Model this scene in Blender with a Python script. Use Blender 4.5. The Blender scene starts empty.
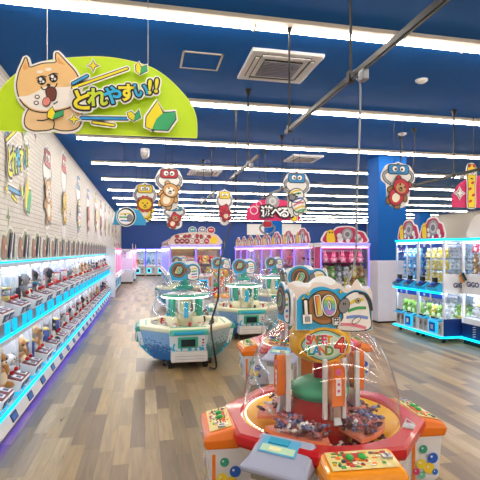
import bpy, math, random
from mathutils import Matrix, Vector
from mathutils.geometry import tessellate_polygon
random.seed(7)
C = bpy.data.collections.new('arcade'); bpy.context.scene.collection.children.link(C)
PI = math.pi
def R(d): return math.radians(d)
# ---------------------------------------------------------------- camera model (480 px frame)
CH = 1.6; FX = 448.0; YAW = math.atan(95/448); HY = 251
cs, sn = math.cos(YAW), math.sin(YAW)
def ray(px, py):
    a = (px-240)/FX
    return (a*cs+sn, cs-a*sn, -(py-HY)/FX)
def onY(px, py, Y):                      # point of a plane that faces the entrance (y = Y)
    d = ray(px, py); t = Y/d[1]; return (t*d[0], CH+t*d[2])
def onX(px, py, X):
    d = ray(px, py); t = X/d[0]; return (t*d[1], CH+t*d[2])
# ---------------------------------------------------------------- materials
def lin(c):
    if isinstance(c, str):
        c = [int(c[i:i+2], 16)/255 for i in (0, 2, 4)]
        c = [x/12.92 if x <= .04045 else ((x+.055)/1.055)**2.4 for x in c]
    return (c[0], c[1], c[2], 1)
MATS = {}
def nodes(name):
    m = bpy.data.materials.new(name); m.use_nodes = True
    nt = m.node_tree; nt.nodes.clear()
    out = nt.nodes.new('ShaderNodeOutputMaterial')
    return m, nt, out
def pm(name, col, rough=.45, metal=0, var=.06, scale=9, coat=0, spec=.5):
    if name in MATS: return MATS[name]
    m, nt, out = nodes(name); N = nt.nodes; L = nt.links
    b = N.new('ShaderNodeBsdfPrincipled'); L.new(b.outputs[0], out.inputs[0])
    tc = N.new('ShaderNodeTexCoord'); no = N.new('ShaderNodeTexNoise'); no.inputs['Scale'].default_value = scale
    L.new(tc.outputs['Object'], no.inputs['Vector'])
    mx = N.new('ShaderNodeMix'); mx.data_type = 'RGBA'
    c = lin(col); mx.inputs['A'].default_value = tuple(x*(1-var) for x in c[:3])+(1,)
    mx.inputs['B'].default_value = tuple(min(1, x*(1+var)) for x in c[:3])+(1,)
    L.new(no.outputs['Fac'], mx.inputs['Factor']); L.new(mx.outputs['Result'], b.inputs['Base Color'])
    b.inputs['Roughness'].default_value = rough; b.inputs['Metallic'].default_value = metal
    b.inputs['Coat Weight'].default_value = coat; b.inputs['Specular IOR Level'].default_value = spec
    MATS[name] = m; return m
def em(name, col, s):
    if name in MATS: return MATS[name]
    m, nt, out = nodes(name)
    e = nt.nodes.new('ShaderNodeEmission'); e.inputs[0].default_value = lin(col); e.inputs[1].default_value = s
    nt.links.new(e.outputs[0], out.inputs[0]); MATS[name] = m; return m
def glass(name, tint='ffffff', blend=.12, rough=.02, haze=0.0):
    if name in MATS: return MATS[name]
    m, nt, out = nodes(name); N = nt.nodes; L = nt.links
    t = N.new('ShaderNodeBsdfTransparent'); t.inputs[0].default_value = lin(tint)
    g = N.new('ShaderNodeBsdfGlossy'); g.inputs['Roughness'].default_value = rough
    lw = N.new('ShaderNodeLayerWeight'); lw.inputs['Blend'].default_value = .5
    pw = N.new('ShaderNodeMath'); pw.operation = 'POWER'; pw.inputs[1].default_value = 4.5; L.new(lw.outputs['Facing'], pw.inputs[0])
    ma = N.new('ShaderNodeMath'); ma.operation = 'MULTIPLY_ADD'; ma.inputs[1].default_value = .8; ma.inputs[2].default_value = blend*.5; ma.use_clamp = True; L.new(pw.outputs[0], ma.inputs[0])
    mx = N.new('ShaderNodeMixShader'); L.new(ma.outputs[0], mx.inputs[0]); L.new(t.outputs[0], mx.inputs[1]); L.new(g.outputs[0], mx.inputs[2])
    last = mx
    if haze:
        d = N.new('ShaderNodeBsdfDiffuse'); d.inputs[0].default_value = (.9, .9, .92, 1)
        m2 = N.new('ShaderNodeMixShader'); m2.inputs[0].default_value = haze
        L.new(mx.outputs[0], m2.inputs[1]); L.new(d.outputs[0], m2.inputs[2]); last = m2
    L.new(last.outputs[0], out.inputs[0]); MATS[name] = m; return m
def hx(c, rough=.5): return pm('print_'+c, c, rough, var=.03, scale=30)

def floor_mat():
    m, nt, out = nodes('wood_plank_floor'); N = nt.nodes; L = nt.links
    b = N.new('ShaderNodeBsdfPrincipled'); L.new(b.outputs[0], out.inputs[0])
    tc = N.new('ShaderNodeTexCoord'); sp = N.new('ShaderNodeSeparateXYZ'); L.new(tc.outputs['Object'], sp.inputs[0])
    def mth(op, a, b2=None, c=None):
        n = N.new('ShaderNodeMath'); n.operation = op
        for i, v in enumerate((a, b2, c)):
            if v is None: continue
            if isinstance(v, (int, float)): n.inputs[i].default_value = v
            else: L.new(v, n.inputs[i])
        return n.outputs[0]
    xs = mth('DIVIDE', sp.outputs[0], .12); row = mth('FLOOR', xs); fx = mth('FRACT', xs)
    wn = N.new('ShaderNodeTexWhiteNoise'); wn.noise_dimensions = '1D'; L.new(row, wn.inputs['W'])
    ys = mth('ADD', mth('DIVIDE', sp.outputs[1], .78), mth('MULTIPLY', wn.outputs['Value'], 7.3)); colm = mth('FLOOR', ys); fy = mth('FRACT', ys)
    cb = N.new('ShaderNodeCombineXYZ'); L.new(row, cb.inputs[0]); L.new(colm, cb.inputs[1])
    w2 = N.new('ShaderNodeTexWhiteNoise'); w2.noise_dimensions = '2D'; L.new(cb.outputs[0], w2.inputs['Vector'])
    cr = N.new('ShaderNodeValToRGB'); L.new(w2.outputs['Value'], cr.inputs[0])
    e = cr.color_ramp.elements; e[0].position = 0; e[0].color = lin('77604a'); e[1].position = 1; e[1].color = lin('c0a47a')
    for p, c in ((.25, '917550'), (.5, 'a88c64'), (.75, 'b4945f')):
        k = cr.color_ramp.elements.new(p); k.color = lin(c)
    # grain: stretched along the planks, shifted per plank
    mp = N.new('ShaderNodeCombineXYZ')
    L.new(mth('MULTIPLY', sp.outputs[0], 28), mp.inputs[0]); L.new(mth('MULTIPLY', sp.outputs[1], 2.2), mp.inputs[1]); L.new(mth('MULTIPLY', w2.outputs['Value'], 40), mp.inputs[2])
    no = N.new('ShaderNodeTexNoise'); no.inputs['Scale'].default_value = 1; no.inputs['Detail'].default_value = 6; no.inputs['Distortion'].default_value = .8; L.new(mp.outputs[0], no.inputs['Vector'])
    g = mth('MULTIPLY_ADD', no.outputs['Fac'], .85, .34)
    edge = mth('MINIMUM', mth('MULTIPLY', mth('MINIMUM', fx, mth('SUBTRACT', 1, fx)), 30), mth('MULTIPLY', mth('MINIMUM', fy, mth('SUBTRACT', 1, fy)), 180))
    edge = mth('MINIMUM', mth('MULTIPLY_ADD', edge, .5, .62), 1)
    vm = N.new('ShaderNodeVectorMath'); vm.operation = 'SCALE'; L.new(cr.outputs[0], vm.inputs[0]); L.new(mth('MULTIPLY', g, edge), vm.inputs['Scale'])
    L.new(vm.outputs[0], b.inputs['Base Color'])
    L.new(mth('MULTIPLY_ADD', no.outputs['Fac'], .2, .22), b.inputs['Roughness'])
    return m
def slat_mat():
    m, nt, out = nodes('white_slatwall'); N = nt.nodes; L = nt.links
    b = N.new('ShaderNodeBsdfPrincipled'); L.new(b.outputs[0], out.inputs[0]); b.inputs['Roughness'].default_value = .55
    tc = N.new('ShaderNodeTexCoord'); mp = N.new('ShaderNodeMapping'); L.new(tc.outputs['Object'], mp.inputs[0])
    mp.inputs['Rotation'].default_value = (R(90), 0, R(90))
    br = N.new('ShaderNodeTexBrick'); 
    sp = N.new('ShaderNodeSeparateXYZ'); L.new(tc.outputs['Object'], sp.inputs[0])
    cb = N.new('ShaderNodeCombineXYZ'); L.new(sp.outputs[1], cb.inputs[0]); L.new(sp.outputs[2], cb.inputs[1]); L.new(cb.outputs[0], br.inputs['Vector'])
    br.inputs['Scale'].default_value = 1; br.inputs['Brick Width'].default_value = .42; br.inputs['Row Height'].default_value = .075
    br.inputs['Mortar Size'].default_value = .006; br.inputs['Color1'].default_value = lin('dedad2'); br.inputs['Color2'].default_value = lin('d8d4cc'); br.inputs['Mortar'].default_value = lin('b2aea8')
    L.new(br.outputs['Color'], b.inputs['Base Color'])
    bp = N.new('ShaderNodeBump'); bp.inputs['Strength'].default_value = .5; bp.inputs['Distance'].default_value = .01
    inv = N.new('ShaderNodeMath'); inv.operation = 'SUBTRACT'; inv.inputs[0].default_value = 1; L.new(br.outputs['Fac'], inv.inputs[1]); L.new(inv.outputs[0], bp.inputs['Height']); L.new(bp.outputs[0], b.inputs['Normal'])
    return m
def print_mat(name, c1, c2, z0, z1, sx=14, sz=7):
    # printed pattern: colour c2 rises out of c1 in ragged tufts (a graphic of the wrap itself)
    m, nt, out = nodes(name); N = nt.nodes; L = nt.links
    b = N.new('ShaderNodeBsdfPrincipled'); L.new(b.outputs[0], out.inputs[0]); b.inputs['Roughness'].default_value = .35
    tc = N.new('ShaderNodeTexCoord'); mp = N.new('ShaderNodeMapping'); mp.inputs['Scale'].default_value = (sx, sx, sz); L.new(tc.outputs['Object'], mp.inputs[0])
    no = N.new('ShaderNodeTexNoise'); no.inputs['Scale'].default_value = 1.6; no.inputs['Detail'].default_value = 2; L.new(mp.outputs[0], no.inputs['Vector'])
    sp = N.new('ShaderNodeSeparateXYZ'); L.new(tc.outputs['Object'], sp.inputs[0])
    mr = N.new('ShaderNodeMapRange'); mr.inputs['From Min'].default_value = z0; mr.inputs['From Max'].default_value = z1; mr.inputs['To Min'].default_value = .75; mr.inputs['To Max'].default_value = .25
    L.new(sp.outputs[2], mr.inputs['Value'])
    cmp_ = N.new('ShaderNodeMath'); cmp_.operation = 'LESS_THAN'; L.new(no.outputs['Fac'], cmp_.inputs[0]); L.new(mr.outputs[0], cmp_.inputs[1])
    mx = N.new('ShaderNodeMix'); mx.data_type = 'RGBA'; mx.inputs['A'].default_value = lin(c1); mx.inputs['B'].default_value = lin(c2)
    L.new(cmp_.outputs[0], mx.inputs['Factor']); L.new(mx.outputs['Result'], b.inputs['Base Color']); return m

WHITE = pm('white_plastic', 'e6e6ea', .35); OFFW = pm('offwhite_metal', 'cfd0d6', .4); GREY = pm('grey_metal', '8d9098', .35, .6)
SILV = pm('brushed_silver', 'c4c6cc', .3, .8); BLACK = pm('black_plastic', '111216', .35); DARK = pm('dark_grey_metal', '26272b', .4, .3)
RED = pm('glossy_red_plastic', 'c00c18', .25, coat=.2); ORANGE = pm('glossy_orange_plastic', 'f07a12', .25, coat=.4)
YEL = pm('yellow_plastic', 'fcc008', .3); GREEN = pm('green_plastic', '3cae84', .3); CREAM = pm('cream_plastic', 'efe8c4', .35)
TEAL = pm('teal_plastic', '35a58c', .3); CYANP = pm('cyan_print', '22aee0', .35); NAVY = pm('navy_print', '14306e', .35); BLUEP = pm('blue_plastic', '1450c0', .3)
SALMON = pm('salmon_shelf', 'e48a70', .4); LAV = pm('lavender_grey_plastic', 'a5abc6', .35); BLUECEIL = pm('blue_paint', '0a5cb0', .7, var=.04, spec=.2)
NAVYW = pm('navy_wall_paint', '0c3f90', .6); BEIGE = pm('beige_housing', 'd8d0c4', .5); PINK = pm('pink_plastic', 'd8246c', .35)
LCY = em('led_cyan', '10c4f4', 2.2); LVI = em('led_violet', '6a5cff', 2.2); LBL = em('led_blue', '1428ff', 2.6); LWH = em('led_white', 'fff4e0', 5); LCOOL2 = em('cabinet_lamp_bright', 'eef4ff', 15); LWARM = em('led_warm', 'ffc060', 12)
LPINK = em('led_pink', 'ff80b0', 7); LPK = em('led_pink_tube', 'ff5090', 2.2); LAMP = em('ceiling_lamp_diffuser', 'fff3e2', 31); LCOOL = em('cabinet_lamp', 'eef4ff', 20)
LCY2 = em('led_cyan_panel', '18b8f0', 1.0); FROST = glass('frosted_divider', 'f4f8ff', .1, .1, .35)
GLASS = glass('clear_pane', 'f6fbff', .08); DOME = glass('clear_acrylic_dome', 'fcfdff', .10, .04, .012)
FLOOR = floor_mat(); SLAT = slat_mat()
WAVE = print_mat('teal_wave_print', 'e4eef2', '38b4dc', .12, .44); WAVE2 = print_mat('blue_wave_print', '88b0d4', '3a7cbc', .1, .5, 16, 30); WAVE3 = print_mat('grey_teal_wave_print', 'a4b8bc', '3f888c', .1, .5, 16, 30)

# ---------------------------------------------------------------- mesh builder
class MB:
    def __init__(s): s.v = []; s.f = []; s.m = []; s.x = Matrix()
    def pts(s, ps):
        i = len(s.v); s.v += [tuple(s.x @ Vector(p)) for p in ps]; return i
    def face(s, ids, m): s.f.append(tuple(ids)); s.m.append(m)
    def box(s, x0, x1, y0, y1, z0, z1, m, tx=0, ty=0):
        # tx, ty: inset of the bottom
        i = s.pts([(x0+tx, y0+ty, z0), (x1-tx, y0+ty, z0), (x1-tx, y1-ty, z0), (x0+tx, y1-ty, z0), (x0, y0, z1), (x1, y0, z1), (x1, y1, z1), (x0, y1, z1)])
        for q in ((3, 2, 1, 0), (4, 5, 6, 7), (0, 1, 5, 4), (1, 2, 6, 5), (2, 3, 7, 6), (3, 0, 4, 7)): s.face([i+k for k in q], m)
        return s
    def loft(s, rings, m, cap0=False, cap1=False, closed=True):
        n = len(rings[0]); idx = [s.pts(r) for r in rings]
        for a, b in zip(idx, idx[1:]):
            for k in range(n if closed else n-1):
                q = (k+1) % n; s.face((a+k, a+q, b+q, b+k), m)
        if cap0: s.face([idx[0]+k for k in reversed(range(n))], m)
        if cap1: s.face([idx[-1]+k for k in range(n)], m)
        return s
    def lathe(s, prof, m, c=(0, 0, 0), seg=32, cap0=False, cap1=False, sx=1, sy=1):
        return s.loft([[(c[0]+sx*r*math.cos(2*PI*k/seg), c[1]+sy*r*math.sin(2*PI*k/seg), c[2]+z) for k in range(seg)] for r, z in prof], m, cap0, cap1)
    def cyl(s, c, r, h, m, seg=16, r2=None):
        return s.lathe([(r, 0), (r if r2 is None else r2, h)], m, c, seg, True, True)
    def ell(s, c, r, m, seg=12, rings=7):
        if not hasattr(r, '__len__'): r = (r, r, r)
        rr = []
        for j in range(rings+1):
            a = -PI/2+PI*j/rings; q = max(.02, math.cos(a)); z = math.sin(a)
            rr.append([(c[0]+r[0]*q*math.cos(2*PI*k/seg), c[1]+r[1]*q*math.sin(2*PI*k/seg), c[2]+r[2]*z) for k in range(seg)])
        return s.loft(rr, m, True, True)
    def tube(s, ps, r, m, seg=8):
        ps = [Vector(p) for p in ps]; rings = []; up = None
        for i, p in enumerate(ps):
            d = (ps[min(i+1, len(ps)-1)]-ps[max(i-1, 0)]).normalized()
            if up is None: up = Vector((0, 0, 1)) if abs(d.z) < .9 else Vector((1, 0, 0))
            a = d.cross(up).normalized(); b = a.cross(d).normalized(); up = b
            rr = r[i] if hasattr(r, '__len__') else r
            rings.append([tuple(p+a*rr*math.cos(2*PI*k/seg)+b*rr*math.sin(2*PI*k/seg)) for k in range(seg)])
        return s.loft(rings, m, True, True)
    def flat(s, pts2, y, m, T=0):         # 2D outline in the x-z plane, front towards -y; T = thickness behind it
        v3 = [Vector((p[0], p[1], 0)) for p in pts2]
        tri = tessellate_polygon([v3]); n = len(pts2)
        i = s.pts([(p[0], y, p[1]) for p in pts2])
        for t in tri:
            a, b, c = [pts2[k] for k in t]
            cr = (b[0]-a[0])*(c[1]-a[1])-(b[1]-a[1])*(c[0]-a[0])
            s.face([i+k for k in (t if cr > 0 else t[::-1])], m)
        if T:
            j = s.pts([(p[0], y+T, p[1]) for p in pts2])
            for t in tri: s.face([j+k for k in t], m)
            for k in range(n): q = (k+1) % n; s.face((i+k, i+q, j+q, j+k), m)
        return s
    def build(s, name, parent=None, smooth=False, bevel=0, loc=None):
        me = bpy.data.meshes.new(name); me.from_pydata(s.v, [], s.f)
        ms = []
        for m in s.m:
            if m not in ms: ms.append(m)
        for m in ms: me.materials.append(m)
        for p, m in zip(me.polygons, s.m): p.material_index = ms.index(m); p.use_smooth = smooth
        me.update()
        o = bpy.data.objects.new(name, me); C.objects.link(o)
        if parent: o.parent = parent
        if loc: o.location = loc
        if bevel:
            b = o.modifiers.new('soft_edges', 'BEVEL'); b.width = bevel; b.segments = 2; b.limit_method = 'ANGLE'; b.angle_limit = R(40)
        return o
def tag(o, label, cat, group=None, kind=None):
    o['label'] = label; o['category'] = cat
    if group: o['group'] = group
    if kind: o['kind'] = kind
    return o
def thing(name, loc, label, cat, group=None, rz=0):
    o = bpy.data.objects.new(name, None); C.objects.link(o); o.location = loc; o.rotation_euler = (0, 0, rz); o.empty_display_size = .2
    return tag(o, label, cat, group)
KIDS = {}
def kids(o): return list(o.children)
def dup(o, loc, rz=None, label=None, group=None, parent=None, skip=()):
    r = o.copy(); C.objects.link(r)
    if loc is not None: r.location = loc
    if rz is not None: r.rotation_euler = (0, 0, rz)
    if label: r['label'] = label
    if group: r['group'] = group
    for ch in list(o.children):
        if ch.name.split('.')[0] in skip: continue
        c = ch.copy(); C.objects.link(c); c.parent = r
        for g in list(ch.children):
            d = g.copy(); C.objects.link(d); d.parent = c
    return r
def struct(o): o['kind'] = 'structure'; return o
ORD = ['first', 'second', 'third', 'fourth', 'fifth', 'sixth', 'seventh', 'eighth', 'ninth', 'tenth', 'eleventh', 'twelfth', 'thirteenth', 'fourteenth', 'fifteenth', 'sixteenth', 'seventeenth', 'eighteenth', 'nineteenth', 'twentieth', 'twenty-first', 'twenty-second', 'twenty-third']
# ---------------------------------------------------------------- 2D artwork
def smooth(ps, n=6, closed=True):
    out = []; N = len(ps); rng = N if closed else N-1
    for i in range(rng):
        p = [ps[(i+k) % N] if closed else ps[min(max(i+k, 0), N-1)] for k in (-1, 0, 1, 2)]
        for j in range(n):
            t = j/n
            out.append(tuple(.5*((2*p[1][a])+(-p[0][a]+p[2][a])*t+(2*p[0][a]-5*p[1][a]+4*p[2][a]-p[3][a])*t*t+(-p[0][a]+3*p[1][a]-3*p[2][a]+p[3][a])*t**3) for a in (0, 1)))
    if not closed: out.append(ps[-1])
    return out
def circ(cx, cy, rx, ry=None, n=24, rot=0):
    ry = rx if ry is None else ry; c, s_ = math.cos(rot), math.sin(rot)
    return [(cx+c*rx*math.cos(2*PI*k/n)-s_*ry*math.sin(2*PI*k/n), cy+s_*rx*math.cos(2*PI*k/n)+c*ry*math.sin(2*PI*k/n)) for k in range(n)]
def rrect(x0, y0, x1, y1, r, n=5):
    o = []
    for cx, cy, a0 in ((x1-r, y1-r, 0), (x0+r, y1-r, 90), (x0+r, y0+r, 180), (x1-r, y0+r, 270)):
        for k in range(n+1): a = R(a0+90*k/n); o.append((cx+r*math.cos(a), cy+r*math.sin(a)))
    return o
def grow(ps, d):
    n = len(ps); A = sum(ps[i][0]*ps[(i+1) % n][1]-ps[(i+1) % n][0]*ps[i][1] for i in range(n)); s_ = 1 if A > 0 else -1; o = []
    for i in range(n):
        a, b = ps[i-1], ps[(i+1) % n]; dx, dy = b[0]-a[0], b[1]-a[1]; l = math.hypot(dx, dy) or 1
        o.append((ps[i][0]+s_*d*dy/l, ps[i][1]-s_*d*dx/l))
    return o
TX = {}
def glyph(ch, off):
    k = (ch, off)
    if k not in TX:
        cu = bpy.data.curves.new('lettering', 'FONT'); cu.body = ch; cu.align_x = 'CENTER'; cu.align_y = 'CENTER'; cu.offset = off; cu.resolution_u = 4
        ob = bpy.data.objects.new('lettering', cu); me = ob.to_mesh()
        TX[k] = ([tuple(v.co) for v in me.vertices], [tuple(p.vertices) for p in me.polygons]); ob.to_mesh_clear()
        bpy.data.objects.remove(ob); bpy.data.curves.remove(cu)
    return TX[k]
class Card:
    """flat printed board with real thickness T; artwork layers lie on its front (-y) face"""
    def __init__(s, T=.012, d=.0016, f=None): s.b = MB(); s.T = T; s.d = d; s.f = f or (lambda p: p)
    def base(s, ps, col): s.b.flat([s.f(p) for p in ps], 0, hx(col), s.T); return s
    def fill(s, ps, col, k): s.b.flat([s.f(p) for p in ps], -s.d*k, hx(col)); return s
    def outl(s, ps, col, line, w, k):
        q = [s.f(p) for p in ps]
        s.b.flat(grow(q, w), -s.d*k, hx(line)); s.b.flat(q, -s.d*(k+1), hx(col)); return s
    def line(s, ps, w, col, k, cap=True, raw=False):
        q = ps if raw else [s.f(p) for p in ps]; L_, R_ = [], []
        for i in range(len(q)):
            a, b = q[max(i-1, 0)], q[min(i+1, len(q)-1)]; dx, dy = b[0]-a[0], b[1]-a[1]; l = math.hypot(dx, dy) or 1
            L_.append((q[i][0]-dy/l*w/2, q[i][1]+dx/l*w/2)); R_.append((q[i][0]+dy/l*w/2, q[i][1]-dx/l*w/2))
        i = s.b.pts([(p[0], -s.d*k, p[1]) for p in L_]); j = s.b.pts([(p[0], -s.d*k, p[1]) for p in R_])
        for a in range(len(q)-1): s.b.face((j+a, j+a+1, i+a+1, i+a), hx(col))
        if cap:
            for e in (q[0], q[-1]): s.b.flat(circ(e[0], e[1], w/2, n=10), -s.d*k-.0002, hx(col))
        return s
    def text(s, body, size, c, rot, k, cols, offs=((.0, 0),), raw=False, sx=1):
        """cols/offs pairs: draws from the widest outline to the fill"""
        cx, cy = c if raw else s.f(c); cr, sr = math.cos(rot), math.sin(rot)
        for n_, (col, off) in enumerate(zip(cols, offs)):
            v, f = glyph(body, min(off, .03)); ex = max(0, off-.03); nd = 12 if ex > 0 else 1
            for d_ in range(nd):
                ddx, ddy = (ex*math.cos(2*PI*d_/nd), ex*math.sin(2*PI*d_/nd)) if ex > 0 else (0, 0)
                i = s.b.pts([(cx+size*((x*sx+ddx)*cr-(y+ddy)*sr), -s.d*(k+n_)-d_*s.d*.03, cy+size*((x*sx+ddx)*sr+(y+ddy)*cr)) for x, y, z in v])
                for q in f: s.b.face([i+a for a in q], hx(col))
        return s
    def build(s, name, parent=None, loc=None): return s.b.build(name, parent, loc=loc)

def claw_art(cd, w, h, col, kind, tilt=0.0):
    """a grabber with googly eyes holding a cartoon animal; unit frame x -.5...5, y 0..1"""
    S = lambda p: (p[0]*w, p[1]*h)
    U = lambda ps: [S(p) for p in ps]
    hull = smooth([(0, 1.0), (.1, .97), (.32, .93), (.42, .84), (.5, .7), (.48, .58), (.36, .5), (.34, .3), (.3, .1), (.12, .0), (-.12, .0), (-.3, .1), (-.34, .3), (-.36, .5), (-.48, .58), (-.5, .7), (-.42, .84), (-.32, .93), (-.1, .97)], 4)
    cd.base(U(hull), 'f2f0ee')
    m = min(w, h*.7); lw = m*.03
    for sgn in (-1, 1):                                       # grabber arms
        arm = U(smooth([(sgn*.26, .82), (sgn*.42, .72), (sgn*.38, .6), (sgn*.24, .52)], 5, False))
        cd.line(arm, m*.10, '15151a', 1); cd.line(arm, m*.055, 'a9adb8', 2)
    cd.fill(U([(-.04, .9), (.04, .9), (.04, .97), (-.04, .97)]), '8a8f9c', 3)
    cd.outl(U(rrect(-.29, .74, .29, .92, .06)), col, '15151a', lw, 4)
    for sgn in (-1, 1):
        cd.outl(circ(S((sgn*.11, 0))[0], h*.84, m*.085), 'ffffff', '15151a', lw*.7, 6)
        cd.fill(circ(S((sgn*.09, 0))[0], h*.83, m*.04, n=12), '101014', 8)
    body = {'dog': 'd8a468', 'lion': 'f2cc20', 'bear': '9a6a3c', 'zebra': 'f4f4f4', 'bird': 'd03048', 'giraffe': 'f4d024'}[kind]
    hood = {'dog': 'f4ead8', 'lion': 'd8482a', 'bear': 'c8243c', 'zebra': 'f4f4f4', 'bird': 'f0d0d0', 'giraffe': 'f4d024'}[kind]
    ct, st = math.cos(tilt), math.sin(tilt)
    def T(ps): return [(w*.5*0+(x*ct-y*st)*m, h*.36+(x*st+y*ct)*m) for x, y in ps]
    for sgn in (-1, 1):
        cd.outl(T(circ(sgn*.16, -.42, .09, .12, 14)), body, '15151a', lw, 9)
        cd.outl(T(circ(sgn*.27, -.08, .07, .13, 14, sgn*.6)), body, '15151a', lw, 9)
    cd.outl(T(circ(0, -.2, .24, .27)), hood if kind == 'bear' else body, '15151a', lw, 11)
    cd.fill(T(circ(0, -.24, .13, .15)), 'f6ecd4' if kind != 'zebra' else 'ffffff', 13)
    if kind in ('dog', 'bear', 'lion', 'bird'):
        for sgn in (-1, 1): cd.outl(T(circ(sgn*.2, .32, .08, .09, 12)), body if kind != 'bear' else hood, '15151a', lw, 11)
    if kind == 'lion':
        cd.outl(T([(r*math.cos(a), .14+r*math.sin(a)) for a, r in ((2*PI*k/24, .36 if k % 2 else .3) for k in range(24))]), hood, '15151a', lw, 13)
    cd.outl(T(circ(0, .14, .27, .23)), hood if kind == 'bear' else body, '15151a', lw, 15)
    if kind in ('bear', 'dog'): cd.fill(T(circ(0, .1, .17, .15)), 'c89c68' if kind == 'bear' else 'fbf4ea', 17)
    if kind == 'zebra':
        for q, (y, c) in enumerate(((.3, 'e8c828'), (.2, '44a860'), (.02, '3c78d0'), (-.14, 'e07890'), (-.28, 'e8c828'), (-.4, '44a860'))):
            cd.line(T(smooth([(-.2, y-.04), (0, y), (.2, y-.03)], 4, False)), m*.06, c, 17, False)
        cd.outl(T(circ(-.16, .12, .12, .1, 14)), '8a8a92', '15151a', lw, 19)
    if kind == 'giraffe':
        for x, y in ((-.1, -.1), (.09, -.2), (.0, -.35), (-.12, .3), (.1, .28)): cd.fill(T(circ(x, y, .05, .06, 10)), 'c04c28', 17)
    for sgn in (-1, 1): cd.fill(T(circ(sgn*.09, .18, .03, .035, 10)), '101014', 21)
    cd.fill(T(circ(0, .09, .05, .035, 10)), '301418', 21)
    cd.line(T(smooth([(-.07, .04), (0, .0), (.07, .04)], 4, False)), lw*.8, '301418', 21)
    return cd

def leaf(cd, pts_y, pts_g, k, w=.012, white=.02):
    for ps in (pts_y, pts_g): cd.b.flat(grow([cd.f(p) for p in ps], w+white), -cd.d*k, hx('f8f8f4'))
    for ps in (pts_y, pts_g): cd.b.flat(grow([cd.f(p) for p in ps], w), -cd.d*(k+1), hx('15181a'))
    cd.fill(pts_y, 'f2e21c', k+2); cd.fill(pts_g, '2fae6e', k+2)
def easy_art(cd, Z, s, txt=True):
    """the とれやすい!! lettering with streaks and beginner leaves; Z maps zoomed coordinates, s = metres per unit"""
    g = cd.f
    cd.f = lambda p: g(Z(p))
    def bar(a, b, w, col, k):
        q = [a, b]
        cd.line(q, (w+16)*s, 'f8f8f4', k); cd.line(q, (w+7)*s, '15181a', k+1); cd.line(q, w*s, col, k+2)
    bar((14, 131), (66, 103), 8, '2aa6e0', 1); bar((14, 146), (212, 76), 8, 'f2e21c', 1)
    bar((45, 257), (212, 259), 9, '1c96dc', 1); bar((88, 273), (163, 283), 8, 'f2e21c', 1)
    for cx, cy, r in ((88, 67, 21), (18, 262, 21)):
        st = [(cx+(r if k % 2 == 0 else r*.33)*math.sin(PI*k/4), cy-(r if k % 2 == 0 else r*.33)*math.cos(PI*k/4)) for k in range(8)]
        cd.b.flat(grow([cd.f(p) for p in st], 7*s), -cd.d*4, hx('f8f8f4')); cd.b.flat(grow([cd.f(p) for p in st], 3*s), -cd.d*5, hx('15181a')); cd.fill(st, 'f2e21c', 6)
    leaf(cd, [(244, 66), (254, 56), (262, 74), (258, 100), (245, 88)], [(262, 74), (283, 66), (284, 86), (258, 100)], 7, 3*s, 4.5*s)
    leaf(cd, [(213, 240), (226, 234), (240, 248), (236, 268), (218, 256)], [(240, 248), (254, 228), (260, 256), (236, 270)], 7, 3*s, 4.5*s)
    leaf(cd, [(282, 255), (322, 196), (342, 240), (318, 262), (302, 300), (280, 290)], [(342, 240), (386, 236), (388, 262), (360, 302), (302, 300), (318, 262)], 7, 4*s, 7*s)
    cols = ['f2e21c', 'c4dc20', '20b4e8', 'f2e21c', '20b4e8', 'e8e41c', 'e8e41c']
    for n_, (ch, x, y, sz, a) in enumerate((('と', 46, 200, 72, -.02), ('れ', 103, 190, 66, .06), ('や', 160, 182, 64, .02), ('す', 212, 172, 64, .05), ('い', 262, 163, 56, .1), ('!', 294, 150, 66, -.05), ('!', 318, 145, 66, -.1))):
        for q, (col, off) in enumerate((('f8f8f4', .19), ('15181a', .12), (cols[n_], .035))):
            cd.text(ch, sz*s*1.13, (x, y), a, 10+q*2, [col], [off])
    cd.f = g

def header_pink(w, h, name, parent, loc, flip=False, extra=True):
    cd = Card(.012)
    S = lambda ps: [(p[0]*w, p[1]*h) for p in ps]
    arch = smooth([(-.5, 0), (-.5, .55), (-.42, .7), (-.3, .72), (-.2, .92), (0, 1.0), (.2, .95), (.32, .75), (.44, .68), (.5, .5), (.5, 0)], 4)
    arch = [(x, max(0, y)) for x, y in arch]
    cd.base(S(arch), 'f0e8ea'); cd.fill(S([(x*.93, max(.02, y*.93)) for x, y in arch]), 'c42058', 1)
    cd.outl(circ(.05*w, .5*h, min(w*.23, h*.36)), '9a98a2', '1c1c22', .008, 2); cd.fill(circ(.05*w, .5*h, min(w*.15, h*.24)), 'c8c6cc', 4)
    cd.outl(circ(.05*w, .5*h, min(w*.08, h*.13)), '77757f', '1c1c22', .005, 5)
    cd.outl(S(smooth([(-.42, .06), (-.44, .4), (-.4, .72), (-.3, .74), (-.26, .5), (-.24, .06)], 3)), 'f2cc24', '1c1c22', .007, 2)
    cd.fill(circ(-.37*w, .6*h, .02*w, n=8), '15151a', 4); cd.fill(circ(-.31*w, .6*h, .02*w, n=8), '15151a', 4)
    for x, y, r in ((-.14, .42, .06), (-.12, .18, .07), (.3, .3, .08), (.36, .12, .06), (.06, .06, .05)): cd.outl(circ(x*w, max(y*h, r*w*1.05), r*w, n=12), 'f2e8ea', '1c1c22', .006, 7)
    return cd.build(name, parent, loc)

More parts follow.
